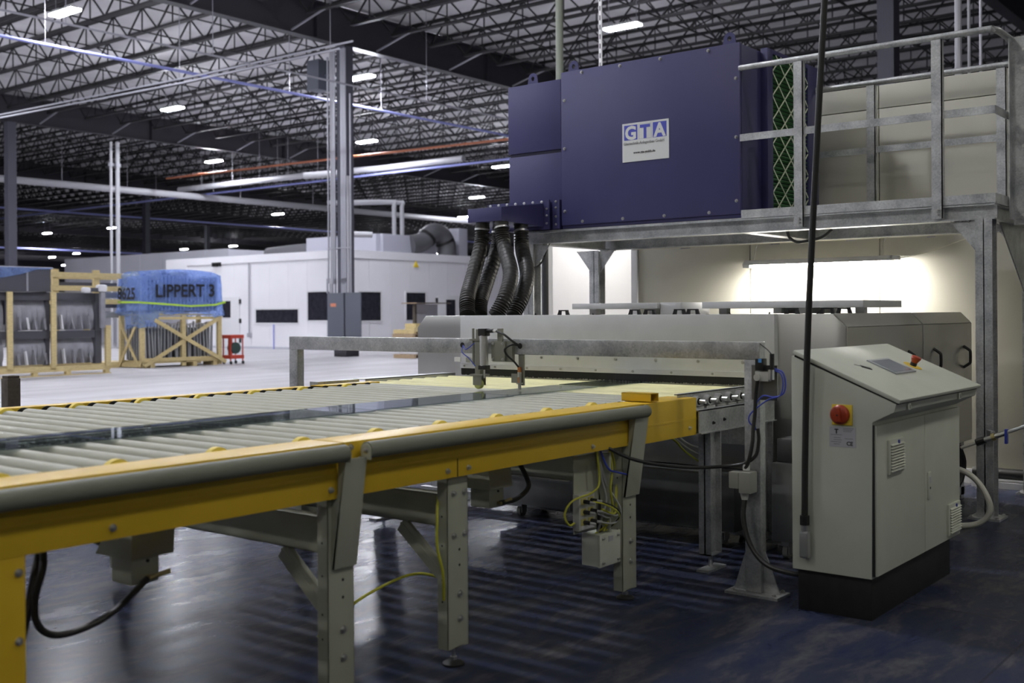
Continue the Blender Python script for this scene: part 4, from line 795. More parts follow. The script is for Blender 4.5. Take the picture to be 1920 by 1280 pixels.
# water tanks on castors
def castors(t, pts):
    for x, y in pts:
        c = B().box(x - .03, x + .03, y - .025, y + .025, .075, .1).build('castor', STEEL, t); B().cyl((x, y - .015, .04), (x, y + .015, .04), .04, 18).build('wheel', mat('grey_wheel', (.25, .25, .24), .5), c)
        B().box(x - .03, x + .03, y - .025, y - .02, .03, .08).build('fork', STEEL, c)
wt = thing('water_tank', 'low steel water tank on castors beneath the infeed, wide and dark', 'tank', (6.2, 4.1, 0))
B().box(6.15, 6.6, 4.35, 4.99, .10, .29).build('tank_low', TANK, wt, bevel=.006); B().box(6.12, 6.6, 3.12, 4.35, .10, .445).build('tank_high', mat('dark_tank', (.10, .10, .10), .5, .4, var=.15), wt, bevel=.006); B().box(6.13, 6.62, 4.35, 5.01, .285, .30).build('rim', TANK, wt)
castors(wt, ((6.23, 4.85), (6.5, 4.85), (6.23, 3.25), (6.5, 3.25)))
wt2 = thing('water_tank', 'narrow steel water tank on castors half hidden behind the portal post', 'tank', (6.2, 2.75, 0))
B().box(6.05, 6.34, 2.67, 2.84, .10, .56).build('tank_body', TANK, wt2, bevel=.006); B().box(6.1, 6.33, 2.69, 2.83, .56, .70).build('pump_housing', mat('dark_tank', (.10, .10, .10), .5, .4, var=.15), wt2, bevel=.01); castors(wt2, ((6.09, 2.76), (6.30, 2.76)))

# ------------------------------------------------------------------ galvanised platform
sp = thing('steel_platform', 'galvanised steel platform with railing carrying the blue blower unit', 'platform', (8.8, 4.1, 0))
def ibeam(b, p0, p1, hgt, w, tf=.009, tw=.007):
    p0 = Vector(p0); p1 = Vector(p1); z = Vector((0, 0, 1))
    b.bar(p0 + z * (hgt - tf / 2), p1 + z * (hgt - tf / 2), w, tf); b.bar(p0 + z * tf / 2, p1 + z * tf / 2, w, tf); b.bar(p0 + z * hgt / 2, p1 + z * hgt / 2, tw, hgt - 2 * tf); return b
ZB, ZT = 2.083, 2.19
for x in (8.09, 9.36): ibeam(B(), (x, 2.10, ZB), (x, 6.22, ZB), ZT - ZB, .12).build('main_beam', GALV, sp)
for y in (2.16, 4.0, 6.15): ibeam(B(), (8.15, y, ZB), (9.3, y, ZB), ZT - ZB, .1).build('cross_beam', GALV, sp)
B().box(8.04, 9.44, 2.09, 6.22, ZT, ZT + .012).build('deck', GALV, sp)
b = B()
for k in range(9): b.box(8.06, 8.1, 2.2 + .2 * k, 2.23 + .2 * k, ZT + .012, ZT + .014)
def pcol(x, y):
    b = B(); b.box(x, x + .009, y, y + .113, .015, ZB); b.box(x + .113, x + .122, y, y + .113, .015, ZB); b.box(x, x + .122, y + .053, y + .06, .015, ZB); c = b.build('column', GALV, sp)
    B().box(x - .05, x + .17, y - .05, y + .16, 0, .015).build('base_plate', GALV, c); screws(c, [(x + .14, y - .03, .015), (x - .03, y - .03, .015), (x + .14, y + .14, .015), (x - .03, y + .14, .015)], (0, 0, 1), .012)
    return c
for x in (8.03, 9.3):
    for y in (2.119, 6.10 if x < 9 else 6.235): pcol(x, y)
def gus(x, y0, sgn): B().prism([(x, y0, ZB), (x, y0 + sgn * .18, ZB), (x, y0 + sgn * .16, ZB - .02), (x, y0, ZB - .22)], (.009, 0, 0)).build('gusset', GALV, sp)
gus(8.06, 2.232, 1); gus(8.06, 6.10, -1); gus(9.33, 6.235, -1); gus(9.33, 6.348, 1); gus(9.33, 2.232, 1)
B().prism([(8.36, 2.15, ZB), (9.28, 2.15, ZB), (9.28, 2.15, 1.42)], (0, .01, 0)).build('gusset', GALV, sp)
screws(sp, [(8.05, y, ZB) for y in (6.0, 5.95, 2.28, 2.33, 2.38)], (0, 0, -1), .009)
screws(sp, [(9.33, y, ZB) for y in (6.15, 6.1, 6.05, 6.4, 6.45, 6.5)], (0, 0, -1), .009)
def apost(b, x, y, z0, z1):  # angle post, flanges on -x and -y
    b.box(x, x + .007, y, y + .075, z0, z1); b.box(x, x + .05, y, y + .007, z0, z1); return b
for y in (3.487, 2.447):
    o = apost(B(), 8.018, y, 2.105, 3.375).build('rail_post', GALV, sp); screws(o, [(8.018, y + .03, 2.135), (8.018, y + .03, 2.165)], (-1, 0, 0), .009)
for y in (3.42, 2.36): apost(B(), 9.37, y, 2.2, 3.395).build('rail_post', GALV, sp)
B().tube([(8.045, 4.03, 3.398), (8.045, 3.2, 3.398), (8.045, 2.20, 3.398), (8.06, 2.135, 3.398), (8.11, 2.10, 3.398), (8.2, 2.095, 3.398), (8.46, 2.095, 3.398)], .024, 14, 4).build('top_rail', GALV, sp)
B().tube([(9.385, 4.0, 3.42), (9.385, 3.2, 3.42), (9.385, 2.15, 3.42)], .024, 14, 1).build('top_rail', GALV, sp)
b = B(); b.box(8.03, 8.037, 2.10, 4.025, 2.812, 2.868); b.box(8.03, 8.40, 2.095, 2.102, 2.812, 2.868); b.build('mid_rail', GALV, sp); B().box(9.38, 9.387, 2.10, 4.0, 2.812, 2.868).build('mid_rail', GALV, sp)
b = B(); b.box(8.03, 8.036, 2.10, 4.015, 2.196, 2.262); b.box(8.03, 8.40, 2.094, 2.10, 2.196, 2.262); b.build('toe_board', GALV, sp); B().box(9.39, 9.396, 2.10, 4.0, 2.202, 2.3).build('toe_board', GALV, sp)
e = B(); e.box(8.40, 8.407, 1.955, 2.075, 2.10, 3.40); e.box(8.33, 8.407, 2.075, 2.082, 2.10, 3.40); eo = e.build('end_post', GALV, sp); screws(eo, [(8.40, 2.0, z) for z in (3.30, 3.17, 2.75, 2.62, 2.13)], (-1, 0, 0), .009)
B().tube([(8.43, 1.93, 2.6), (8.43, 1.90, 2.72), (8.43, 1.93, 3.2), (8.43, 1.935, 3.30), (8.46, 1.90, 3.37), (8.55, 1.87, 3.38), (9.1, 1.87, 3.38)], .024, 12, 4).build('grab_rail', GALV, sp)
B().box(8.41, 8.9, 1.86, 2.07, 2.06, 2.12).build('ladder_step', GALV, sp)
cable('power_cable', [(8.2, 3.70, 2.09), (8.2, 3.684, 2.04), (8.2, 3.639, 2.006), (8.2, 3.586, 1.997), (8.2, 3.42, 2.025), (8.2, 3.33, 2.085)], .012, CABLE, 'short black cable sagging beneath the platform beam above the strip lamp')
sb = thing('socket_box', 'small beige socket box with black lead on the platform column', 'socket', (8.02, 6.14, 1.83)); B().box(7.995, 8.028, 6.115, 6.175, 1.80, 1.90).build('box_body', BEIGE, sb, bevel=.004); B().box(7.992, 7.996, 6.125, 6.165, 1.81, 1.89).build('cover', BEIGE, sb)
cable('power_cable', [(8.1, 5.985, 2.085), (8.1, 6.016, 1.973), (8.06, 6.06, 1.887), (8.0, 6.14, 1.85)], .008, CABLE, 'black lead curving from the platform beam to the beige socket box')

# ------------------------------------------------------------------ blue blower unit, manifold and hoses
bu = thing('blower_unit', 'big dark blue blower cabinet with white sign and green filter', 'blower', (8.7, 5.0, 2.21))
ZC = 2.206
B().box(8.055, 9.42, 4.016, 5.775, ZC, 3.595).build('cabinet', NAVY, bu, bevel=.004)
fp = B().box(8.03, 8.055, 4.02, 5.775, 2.235, 3.605).build('front_panel', NAVY, bu, bevel=.003)
B().box(8.05, 8.056, 4.02, 5.78, 2.206, 2.24).build('base_rail', NAVY, bu)
bp = [(8.03, 4.055, z) for z in (3.32, 2.85, 2.34)] + [(8.03, 5.74, z) for z in (3.35, 2.92, 2.36)] + [(8.03, y, 3.578) for y in (4.3, 4.75, 5.15, 5.55)] + [(8.03, y, 2.26) for y in (4.3, 4.72, 5.13, 5.55)]
screws(fp, bp, (-1, 0, 0), .010, STEEL)
B().box(8.06, 9.2, 5.80, 6.405, 2.93, 3.558).build('side_box', NAVY, bu, bevel=.004); B().box(8.065, 9.2, 5.80, 6.40, ZC, 2.90).build('side_box', NAVY, bu, bevel=.004); B().box(8.075, 9.19, 5.81, 6.39, 2.895, 2.935).build('recess', mat('shaded_navy', (.015, .015, .05), .5), bu); B().box(8.08, 9.2, 5.77, 5.81, ZC, 3.55).build('recess', mat('shaded_navy', (.015, .015, .05), .5), bu)  # darker copy of the cabinet blue puts shade into the recesses
def lug(x, y, z, ax):
    a = Vector((0, 1, 0)) if ax == 'y' else Vector((1, 0, 0)); n = Vector((1, 0, 0)) if ax == 'y' else Vector((0, 1, 0))
    c = Vector((x, y, z + .062)); N = 14; out = [c + a * .052 * math.cos(q) + Vector((0, 0, 1)) * .052 * math.sin(q) for q in [math.pi * k / N for k in range(N + 1)]] + [Vector((x, y, z)) - a * .062, Vector((x, y, z)) + a * .062]
    hole = [c + a * .018 * math.cos(2 * math.pi * k / len(out)) + Vector((0, 0, 1)) * .022 * math.sin(2 * math.pi * k / len(out)) for k in range(len(out))]
    hole = [c + a * .018 * math.cos(q) + Vector((0, 0, 1)) * .022 * math.sin(q) for q in [math.pi * k / N for k in range(N + 1)]] + [c + a * .018 * math.cos(q) + Vector((0, 0, 1)) * .022 * math.sin(q) for q in (math.pi * 1.33, math.pi * 1.67)]
    n_ = len(out); vs = []
    for s in (0, .01): vs += [p + n * s for p in out] + [p + n * s for p in hole]
    fs = []
    for i in range(n_):
        j = (i + 1) % n_
        fs += [(i, j, n_ + j, n_ + i), (2 * n_ + j, 2 * n_ + i, 3 * n_ + i, 3 * n_ + j), (j, i, 2 * n_ + i, 2 * n_ + j), (n_ + i, n_ + j, 3 * n_ + j, 3 * n_ + i)]
    B().add(vs, fs).build('lifting_lug', NAVY, bu)
lug(8.08, 6.13, 3.545, 'y'); lug(8.07, 5.665, 3.59, 'y'); lug(8.06, 4.125, 3.59, 'y')
# filter housing on the side
FY = 3.955
b = B(); b.box(8.40, 8.50, FY, 4.016, 2.25, 3.62); b.box(9.21, 9.43, FY, 4.016, 2.25, 3.62); b.box(8.5, 9.21, FY, 4.016, 3.585, 3.62); b.box(8.5, 9.21, FY, 4.016, 2.25, 2.30)
fh = b.build('filter_housing', NAVY, bu, bevel=.002)
b = B(); z = 2.302
while z < 3.58:
    b.prism([(8.5, FY + .035, z), (8.5, FY + .008, z + .013), (8.5, FY + .035, z + .026)], (.71, 0, 0)); z += .034
b.build('filter_pleat', FILT, bu, kind='stuff', smooth=0); B().box(8.5, 9.21, FY + .033, FY + .05, 2.30, 3.585).build('filter_back', mat('dark_filter', (.01, .03, .012), .8), bu)
b = B(); sx, sz = .235, .2
for i in range(-10, 12):
    for sgn in (1, -1):
        xa, za = 8.5, 2.30 + i * sz - .06; xb = 9.21; zb2 = za + sgn * (xb - xa) / sx * sz * .98
        t0, t1 = 0.0, 1.0; dz = zb2 - za
        for lim, s in ((2.30, 1), (3.585, -1)):
            q = (lim - za) / dz
            if (dz > 0) == (s > 0): t0 = max(t0, q)
            else: t1 = min(t1, q)
        if t1 - t0 > .03: b.bar((xa + .71 * t0, FY + .004, za + dz * t0), (xa + .71 * t1, FY + .004, za + dz * t1), .004, .012, (0, 0, 1))
b.build('filter_mesh', MESHW, bu, smooth=0)
bolt(bu, (9.32, FY, 2.38), (0, -1, 0), .008)
# sign
sg = B().box(8.026, 8.031, 4.668, 5.126, 2.740, 3.07).build('sign', SIGNW, bu)
xs = 8.0255; rv = (0, -1, 0); uv = (0, 0, 1)
for y0, y1 in ((4.975, 5.108), (4.69, 4.823)): B().box(xs, 8.027, y0, y1, 2.925, 3.053).build('logo_square', LOGO, sg)
b = B()
for q in ((4.836, 4.962, 3.049, 3.053), (4.836, 4.962, 2.925, 2.929), (4.836, 4.84, 2.925, 3.053), (4.958, 4.962, 2.925, 3.053)): b.box(xs, 8.027, *q)
b.build('logo_outline', mat('pale_logo_line', (.5, .52, .55), .5), sg)
text('G', .155, (xs - .0006, 5.0415, 2.934), rv, uv, SIGNW, sg, 'logo_letter', .006, 'CENTER'); text('T', .155, (xs - .0006, 4.899, 2.934), rv, uv, LOGO, sg, 'logo_letter', .006, 'CENTER'); text('A', .155, (xs - .0006, 4.7565, 2.934), rv, uv, SIGNW, sg, 'logo_letter', .006, 'CENTER')
text('Glastechnik-Anlagenbau GmbH', .034, (xs - .0006, 5.113, 2.885), rv, uv, INKG, sg, 'sign_text', .0002, 'LEFT', sx=.93)
text('www.gta-gmbh.de', .029, (xs - .0006, 5.015, 2.806), rv, uv, INK, sg, 'sign_text', .0005, 'LEFT', sx=1.02)
# manifold
fl = B().box(7.985, 8.0, 5.885, 6.6, 2.205, 2.472).build('manifold_flange', NAVY, bu); B().box(8.0, 8.065, 5.92, 6.4, 2.21, 2.46).build('manifold_neck', NAVY, bu)
mf = B().hexa([(7.42, 5.98, 2.255), (7.985, 5.945, 2.235), (7.985, 6.56, 2.235), (7.42, 6.36, 2.255)], [(7.42, 5.98, 2.375), (7.985, 5.945, 2.44), (7.985, 6.56, 2.44), (7.42, 6.36, 2.375)]).build('manifold', NAVY, bu, bevel=.003)
screws(bu, [(7.985, 5.965 + .1 * k, 2.456) for k in range(7)], (-1, 0, 0), .009, WHITE); screws(bu, [(7.985, 5.91, z) for z in (2.39, 2.33, 2.26)], (-1, 0, 0), .008, STEEL)
B().box(8.03, 8.06, 5.80, 5.875, 2.21, 2.47).build('manifold_flange', NAVY, bu); screws(bu, [(8.03, 5.84, z) for z in (2.455, 2.4, 2.32, 2.25)], (-1, 0, 0), .008, STEEL)
for i, (pts, lb) in enumerate(((((7.50, 6.255, 2.26), (7.48, 6.262, 2.05), (7.20, 6.123, 1.761), (6.95, 5.97, 1.575), (6.87, 5.90, 1.437)), 'black corrugated hose below the blue manifold, outermost by the white room'),
        (((7.72, 6.24, 2.245), (7.70, 6.262, 2.02), (7.40, 6.13, 1.73), (7.15, 5.995, 1.555), (7.06, 5.93, 1.437)), 'black corrugated hose below the blue manifold, hidden behind the outermost one'),
        (((7.49, 6.04, 2.26), (7.46, 5.985, 2.04), (7.15, 5.666, 1.787), (6.92, 5.535, 1.59), (6.82, 5.555, 1.437)), 'black corrugated hose below the blue manifold, nearest one with an elbow'),
        (((7.76, 6.03, 2.245), (7.72, 5.985, 2.02), (7.42, 5.70, 1.778), (7.18, 5.573, 1.59), (7.06, 5.572, 1.437)), 'black corrugated hose below the blue manifold, closest to the platform column'))):
    t = thing('flexible_hose', lb, 'hose', pts[-1], 'corrugated hoses of the blue manifold')
    B().tube(pts, .058, 16, 34, rf=lambda i: .066 if i % 4 in (0, 1) else .054).build('corrugated_tube', HOSE, t, smooth=60)
    p = Vector(pts[0]); q = Vector(pts[1]); d = (q - p).normalized(); B().cyl(p + d * .06, p + d * .075, .067, 18).build('clamp', STEEL, t); B().cyl(p, p + d * .06, .062, 18).build('spigot', HOSE, t)
# ------------------------------------------------------------------ strip lamp, conduit and valves by the cream wall
sl = thing('strip_lamp', 'lit strip lamp hanging on chains in front of the cream wall', 'lamp', (9.46, 4.0, 1.88))
B().hexa([(9.39, 3.31, 1.885), (9.53, 3.31, 1.885), (9.53, 4.69, 1.885), (9.39, 4.69, 1.885)], [(9.435, 3.31, 1.93), (9.485, 3.31, 1.93), (9.485, 4.69, 1.93), (9.435, 4.69, 1.93)]).build('reflector', WHITE, sl, bevel=.002)
B().box(9.435, 9.485, 3.34, 4.64, 1.868, 1.884).build('tube', LENSS, sl, bevel=.004); B().box(9.40, 9.52, 4.62, 4.69, 1.862, 1.887).build('end_cap', WHITE, sl); B().box(9.43, 9.49, 3.25, 3.31, 1.89, 1.925).build('end_cap', WHITE, sl)
for y in (4.60, 3.40):
    for s in (-.012, .012): B().bar((9.46, y + s, 1.93), (9.50, y, 2.07), .003, .003).build('chain', STEEL, sl)
    B().tube([(9.50, y, 2.10), (9.50, y - .012, 2.07), (9.50, y, 2.05), (9.50, y + .012, 2.06)], .003, 6, 3).build('hook', STEEL, sl)
B().tube([(9.46, 3.25, 1.905), (9.56, 3.14, 1.93), (9.6, 2.96, 1.98), (9.62, 2.79, 2.04), (9.62, 2.6, 2.10)], .003, 6, 4).build('lead', BEIGE, sl)
cp = thing('conduit_pipe', 'beige conduit pipe running along the cream wall above the strip lamp', 'conduit', (9.5, 4.0, 2.1))
B().cyl((9.50, 2.3, 2.105), (9.50, 5.95, 2.105), .022, 12).build('pipe_run', BEIGE, cp)
for y in (5.4, 4.45, 3.72, 3.02): B().bar((9.49, y, 2.075), (9.68, y, 2.09), .012, .012).build('clip', CONDUIT, cp)
vp = thing('water_valve', 'grey water pipe with blue ball valve beside the platform column', 'valve', (7.95, 2.0, .6))
pa = Vector((7.95, 2.20, .543)); pb = Vector((7.95, 1.55, .815)); d = (pb - pa).normalized()
B().cyl(pa + d * .18, pb, .012, 10).build('pipe_run', GREYW, vp); B().cyl(pa + d * .04, pa + d * .2, .018, 12).build('valve_body', STEEL, vp); B().cyl(pa - d * .01, pa + d * .05, .024, 10).build('quick_coupling', BLKP, vp)
B().cyl(pa + d * .1, pa + d * .125, .026, 12).build('union_nut', mat('brass', (.5, .42, .2), .35, .8), vp); B().box(7.93, 7.97, 2.005, 2.022, .545, .645).build('valve_lever', BLUE_V, vp, bevel=.004); B().cyl(pa - d * .12, pa - d * .01, .011, 10).build('clear_tail', TRANSH, vp)
B().bar((8.03, 2.15, .60), (7.95, 2.10, .60), .03, .05).build('pipe_clamp', GALV, vp)
single(B().tube([(7.55, 2.40, .42), (7.6, 2.217, .393), (7.6, 2.099, .315), (7.6, 2.026, .165), (7.6, 2.083, .060), (7.58, 2.22, .022), (7.5, 2.5, .02)], .019, 12, 6), 'water_hose', TRANSH, 'pale hose looping down to the floor beside the console', 'hose')
pu = thing('water_pump', 'grey electric pump on a rubber wheel between console and platform column', 'pump', (7.8, 2.38, 0))
B().cyl((7.7, 2.30, .30), (7.7, 2.62, .30), .07, 18).build('motor', mat('pump_grey', (.3, .31, .33), .45, .3), pu); B().cyl((7.7, 2.30, .10), (7.7, 2.36, .10), .10, 24).build('wheel', BLK, pu); B().cyl((7.7, 2.285, .10), (7.7, 2.30, .10), .055, 18).build('hub', STEEL, pu); B().box(7.6, 7.85, 2.36, 2.66, .16, .22).build('frame', STEEL, pu); B().box(7.62, 7.82, 2.5, 2.64, 0, .17).build('stand', STEEL, pu)
B().tube([(7.9, 2.36, .2), (7.98, 2.33, .28), (8.0, 2.32, .4), (7.96, 2.34, .5)], .03, 10, 4).build('suction_hose', CABLE, pu)
wp = thing('floor_pipe', 'dark insulated pipe lying along the foot of the cream wall', 'pipe', (9.56, 0, 0)); B().cyl((9.56, -4, .115), (9.56, 2.68, .115), .045, 14).build('pipe_run', BLK, wp); B().box(9.5, 9.62, -4, 2.68, 0, .05).build('support_channel', TRIMW, wp)

# ------------------------------------------------------------------ crates, cart and pallets in the hall
def wbar(parent, name, p0, p1, w, h, m=WOOD, up=(0, 0, 1)): return B().bar(p0, p1, w, h, up).build(name, m, parent)
def wbox(parent, name, *q, m=WOOD, bevel=0): return B().box(*q).build(name, m, parent, bevel=bevel)
fc = thing('shipping_crate', 'open wooden crate of dark window frames wrapped in grey foam', 'crate', (13.8, 25.9, 0))
for x in (11.0, 12.35, 13.6, 14.45, 15.5): wbox(fc, 'pallet_block', x, x + .12, 25.4, 25.52, 0, .11)
for y in (25.4, 25.95, 26.5): wbox(fc, 'skid', 11, 15.65, y, y + .1, .1, .24)
wbox(fc, 'skid', 11, 15.65, 25.38, 25.5, 0.0, .02)
for x in (11.9, 12.96, 14.05): wbox(fc, 'post', x, x + .13, 25.36, 25.42, .2, 2.04)
wbox(fc, 'post', 15.5, 15.64, 25.36, 25.44, .2, 1.22); wbox(fc, 'post', 15.5, 15.62, 26.3, 26.4, .2, 1.22)
for z0, z1 in ((.26, 1.1), (1.1, 2.03)):
    fr = wbox(fc, 'window_frame', 11.2, 15.42, 25.5, 25.62, z1 - .19, z1, m=FRAMED, bevel=.01); wbox(fc, 'frame_side', 15.28, 15.45, 25.48, 25.7, z0, z1, m=FRAMED, bevel=.01); wbox(fc, 'frame_side', 14.0, 14.1, 25.55, 25.7, z0, z1, m=FRAMED)
    for xa, xb in ((11.3, 12.95), (13.1, 14.02), (14.18, 15.27)):
        b = B(); nx, nz = 22, 8; vs = []; rr = random.Random(int(xa * 100 + z0 * 10))
        for j in range(nz + 1):
            for i in range(nx + 1):
                u, v = i / nx, j / nz; sag = .10 * math.sin(math.pi * v) + (.05 * (rr.random() - .5) + .05 * math.sin(i * 2.1)) * (1 - v) ** 1.5
                vs.append((xa + (xb - xa) * u, 25.66 - sag, z0 + .02 + (z1 - z0 - .2) * v))
        b.add(vs, [(j * (nx + 1) + i, j * (nx + 1) + i + 1, (j + 1) * (nx + 1) + i + 1, (j + 1) * (nx + 1) + i) for j in range(nz) for i in range(nx)])
        b.build('foam_sheet', FOAM, fc)
    rr = random.Random(int(z0 * 100))
    for k in range(9):
        xq = 13.2 + .23 * k + rr.random() * .1
        wbar(fc, 'foam_end', (xq, 25.5, z0 + .3 + .1 * rr.random()), (xq + .03, 25.47, z0 + .03), .1, .03, m=FOAMW if k % 4 == 1 else FOAM)
hk = wbox(fc, 'corner_profile', 15.33, 15.46, 25.3, 25.4, 1.15, 2.06, m=FOAM, bevel=.02); wbox(fc, 'corner_profile', 14.95, 15.46, 25.3, 25.4, 2.06, 2.16, m=FRAMED, bevel=.02)
wbox(fc, 'foam_cap', 14.85, 15.05, 25.27, 25.43, 2.03, 2.17, m=FOAMW, bevel=.05); wbox(fc, 'foam_cap', 15.25, 15.5, 25.27, 25.43, 2.06, 2.24, m=FOAMW, bevel=.05)
tb = thing('covered_unit', 'dark grey boxed unit under clear film on top of the window frame crate', 'box', (12.8, 25.9, 2.05))
B().box(11.0, 14.06, 25.4, 26.4, 2.05, 2.6).build('box_body', FRAMED, tb, bevel=.02); B().box(13.44, 13.48, 25.38, 25.4, 2.06, 2.55).build('edge_trim', CONDUIT, tb); B().box(11, 14.1, 25.37, 26.44, 2.6, 2.64).build('film_edge', CONDUIT, tb, bevel=.01)
b = B(); pts = [(11.0, 2.3), (12.2, 2.34), (12.8, 2.36), (13.3, 2.46), (13.7, 2.58), (14.08, 2.6)]; b.add([(x, 25.37 - .01 * (i % 2), z) for i, (x, z) in enumerate(pts)] + [(x, 25.365, 2.62) for x, z in pts], [(i, i + 1, i + 7, i + 6) for i in range(5)]); b.build('film_skirt', FILM, tb)
oc = thing('shipping_crate', 'bare wooden frame crate standing behind the window frame crate', 'crate', (16.4, 28, 0))
for x in (15.5, 16.7, 17.9): wbox(oc, 'post', x, x + .17, 27.9, 28.0, 0, 2.72)
for z in (2.50, 2.14, 1.78): wbox(oc, 'rail', 15.4, 18.1, 27.86, 27.92, z, z + .14)
wbox(oc, 'rail', 15.4, 18.1, 29.0, 29.1, 2.5, 2.62); wbox(oc, 'skid', 15.4, 18.1, 27.9, 29.1, 0, .15)
for k in range(4): wbox(oc, 'packed_profile', 15.7, 17.9, 28.1 + .2 * k, 28.2 + .2 * k, 1.4 + .28 * k, 1.56 + .28 * k, m=FRAMED if k % 2 else ALUP)
xc = thing('shipping_crate', 'wooden crate with X braces full of upright aluminium profiles, under the blue bundle', 'crate', (18.8, 27.4, 0))
CX0, CX1, CY0, CY1 = 17.5, 20.2, 26.9, 28.0
for x in (17.8, 19.2, 19.9): wbox(xc, 'pallet_block', x, x + .14, CY0, CY0 + .5, 0, .12)
wbox(xc, 'deck', CX0 + .1, CX1, CY0, CY1, .12, .2); wbox(xc, 'bottom_rail', CX0, CX1, CY0 - .02, CY0 + .03, .16, .27); wbox(xc, 'top_rail', CX0, CX1, CY0 - .02, CY0 + .03, 1.34, 1.42)
for x, y in ((CX0, CY0), (CX1 - .13, CY0), (CX0, CY1 - .1), (CX1 - .13, CY1 - .1), ((CX0 + CX1) / 2 - .02, CY0)): wbox(xc, 'post', x, x + .13, y, y + .09, 0.02, 1.45)
wbar(xc, 'brace', (CX0 + .08, CY0 - .03, .05), (CX1 - .15, CY0 - .03, 1.36), .03, .11); wbar(xc, 'brace', (CX0 + .4, CY0 - .06, 1.33), (CX1 + .1, CY0 - .06, .08), .03, .11)
wbar(xc, 'brace', (CX0 - .03, CY0 + .1, .05), (CX0 - .03, CY1 - .1, 1.3), .03, .09); wbar(xc, 'brace', (CX0 - .05, CY1 - .1, .05), (CX0 - .05, CY0 + .1, 1.3), .03, .09); wbox(xc, 'bottom_rail', CX0 - .02, CX0 + .03, CY0, CY1, .02, .14)
rr = random.Random(5)
for k in range(22):
    x = CX0 + .2 + .107 * k; z1 = 1.16 + .08 * rr.random(); dx = (rr.random() - .5) * .1
    p = wbar(xc, 'aluminium_profile', (x + dx, CY0 + .12, .22), (x, CY0 + .14, z1), .05, .045, m=ALUP)
    B().box(x - .03, x + .03, CY0 + .1, CY0 + .17, z1, z1 + .05).build('bracket_end', ALU, p)
for k in range(6): wbar(xc, 'aluminium_profile', (CX0 + .12, CY0 + .25 + .12 * k, .22), (CX0 + .12, CY0 + .25 + .12 * k, 1.2), .05, .05, m=ALUP)
wbox(xc, 'load_core', CX0 + .2, CX1 - .2, CY0 + .3, CY1 - .15, .2, 1.1, m=FRAMED)
bb = thing('wrapped_bundle', 'blue film wrapped bundle with handwriting and a lime strap on the X braced crate', 'bundle', (18.8, 27.4, 1.45))
wbox(bb, 'pallet_board', CX0 + .2, CX1 - .2, CY0 + .05, CY1, 1.46, 1.50, m=WOOD); wbox(bb, 'load_core', CX0 + .2, CX1 - .2, CY0 + .25, CY1 - .15, 1.55, 2.5, m=FRAMED); wbox(bb, 'pallet_block', CX0 + .5, CX0 + .8, CY0 + .05, CY0 + .2, 1.50, 1.58)
for k in range(20): wbox(bb, 'packed_panel', CX0 + .18 + .122 * k, CX0 + .25 + .122 * k, CY0 + .04, CY1 - .12, 1.6, 2.56 + .04 * math.sin(k * .35), m=mat('packed_panel_blue_grey', (.40, .46, .62), .4))
NU, NV = 90, 14; vs = []; rr = random.Random(11)
def peri(s):
    w, d = CX1 - CX0 + .1, CY1 - CY0 + .1; L = 2 * (w + d); q = s * L
    if q < w: return CX0 - .05 + q, CY0 - .05
    q -= w
    if q < d: return CX1 + .05, CY0 - .05 + q
    q -= d
    if q < w: return CX1 + .05 - q, CY1 + .05
    return CX0 - .05, CY1 + .05 - (q - w)
for j in range(NV + 1):
    v = j / NV
    for i in range(NU):
        s = i / NU; x, y = peri(s); cx, cy = (CX0 + CX1) / 2, (CY0 + CY1) / 2
        hem = 1.52 + .05 * math.sin(s * 40) - (.42 if (x < CX0 + .55 and y < CY0 + .6) else 0) - (.12 if x > CX1 - .4 else 0)
        zt = 2.66 + .06 * math.sin((x - CX0) * 1.1); z = hem + (zt - hem) * min(1, v * 1.12)
        k = 1.0 - .16 * max(0, v - .86) / .14 - .05 * v; bul = (1 + (.03 if z < 1.62 else 0) + .008 * math.sin(i * 1.9) * (1 - abs(v - .5)))
        vs.append((cx + (x - cx) * k * bul, cy + (y - cy) * k * bul + (.012 * math.sin(i * 2.3 + j)), z + (.05 if v > .95 else 0)))
vs.append(((CX0 + CX1) / 2, (CY0 + CY1) / 2, 2.78))
fs = [(j * NU + i, j * NU + (i + 1) % NU, (j + 1) * NU + (i + 1) % NU, (j + 1) * NU + i) for j in range(NV) for i in range(NU)] + [(NV * NU + i, NV * NU + (i + 1) % NU, len(vs) - 1) for i in range(NU)]
B().add(vs, fs).build('blue_film', FILM, bb, smooth=180)
text('LIPPERT 3', .50, (17.90, CY0 - .09, 1.97), (1, 0, .02), (0, 0, 1), INK, bb, 'handwriting', .012, fit=1.98)
text('8625', .44, (CX0 - .1, CY0 + .98, 1.93), (0, -1, -.02), (0, 0, 1), INK, bb, 'handwriting', .012, fit=.86)
pts = [(CX0 - .09, CY1, 1.84), (CX0 - .1, CY0 - .06, 1.82), (CX0 + .6, CY0 - .11, 1.78), ((CX0 + CX1) / 2 + .2, CY0 - .12, 1.72), (CX1 - .3, CY0 - .11, 1.76), (CX1 + .09, CY0 - .06, 1.84), (CX1 + .1, CY1, 1.84)]
b = B()
for p, q in zip(pts, pts[1:]): b.bar(p, q, .012, .055)
b.build('lime_strap', LIMES, bb)
ct = thing('tool_cart', 'small red wheeled cart holding a dark hose reel beside the X braced crate', 'cart', (20.6, 26.9, 0))
for z in (.76, .16): wbox(ct, 'shelf', 20.35, 20.85, 26.7, 27.1, z, z + .11, m=CARTR, bevel=.01)
for x, y in ((20.37, 26.72), (20.81, 26.72), (20.37, 27.06), (20.81, 27.06)): wbox(ct, 'leg', x, x + .03, y, y + .03, .1, .8, m=CARTR); B().cyl((x, y, .05), (x + .03, y, .05), .05, 12).build('castor', BLK, ct)
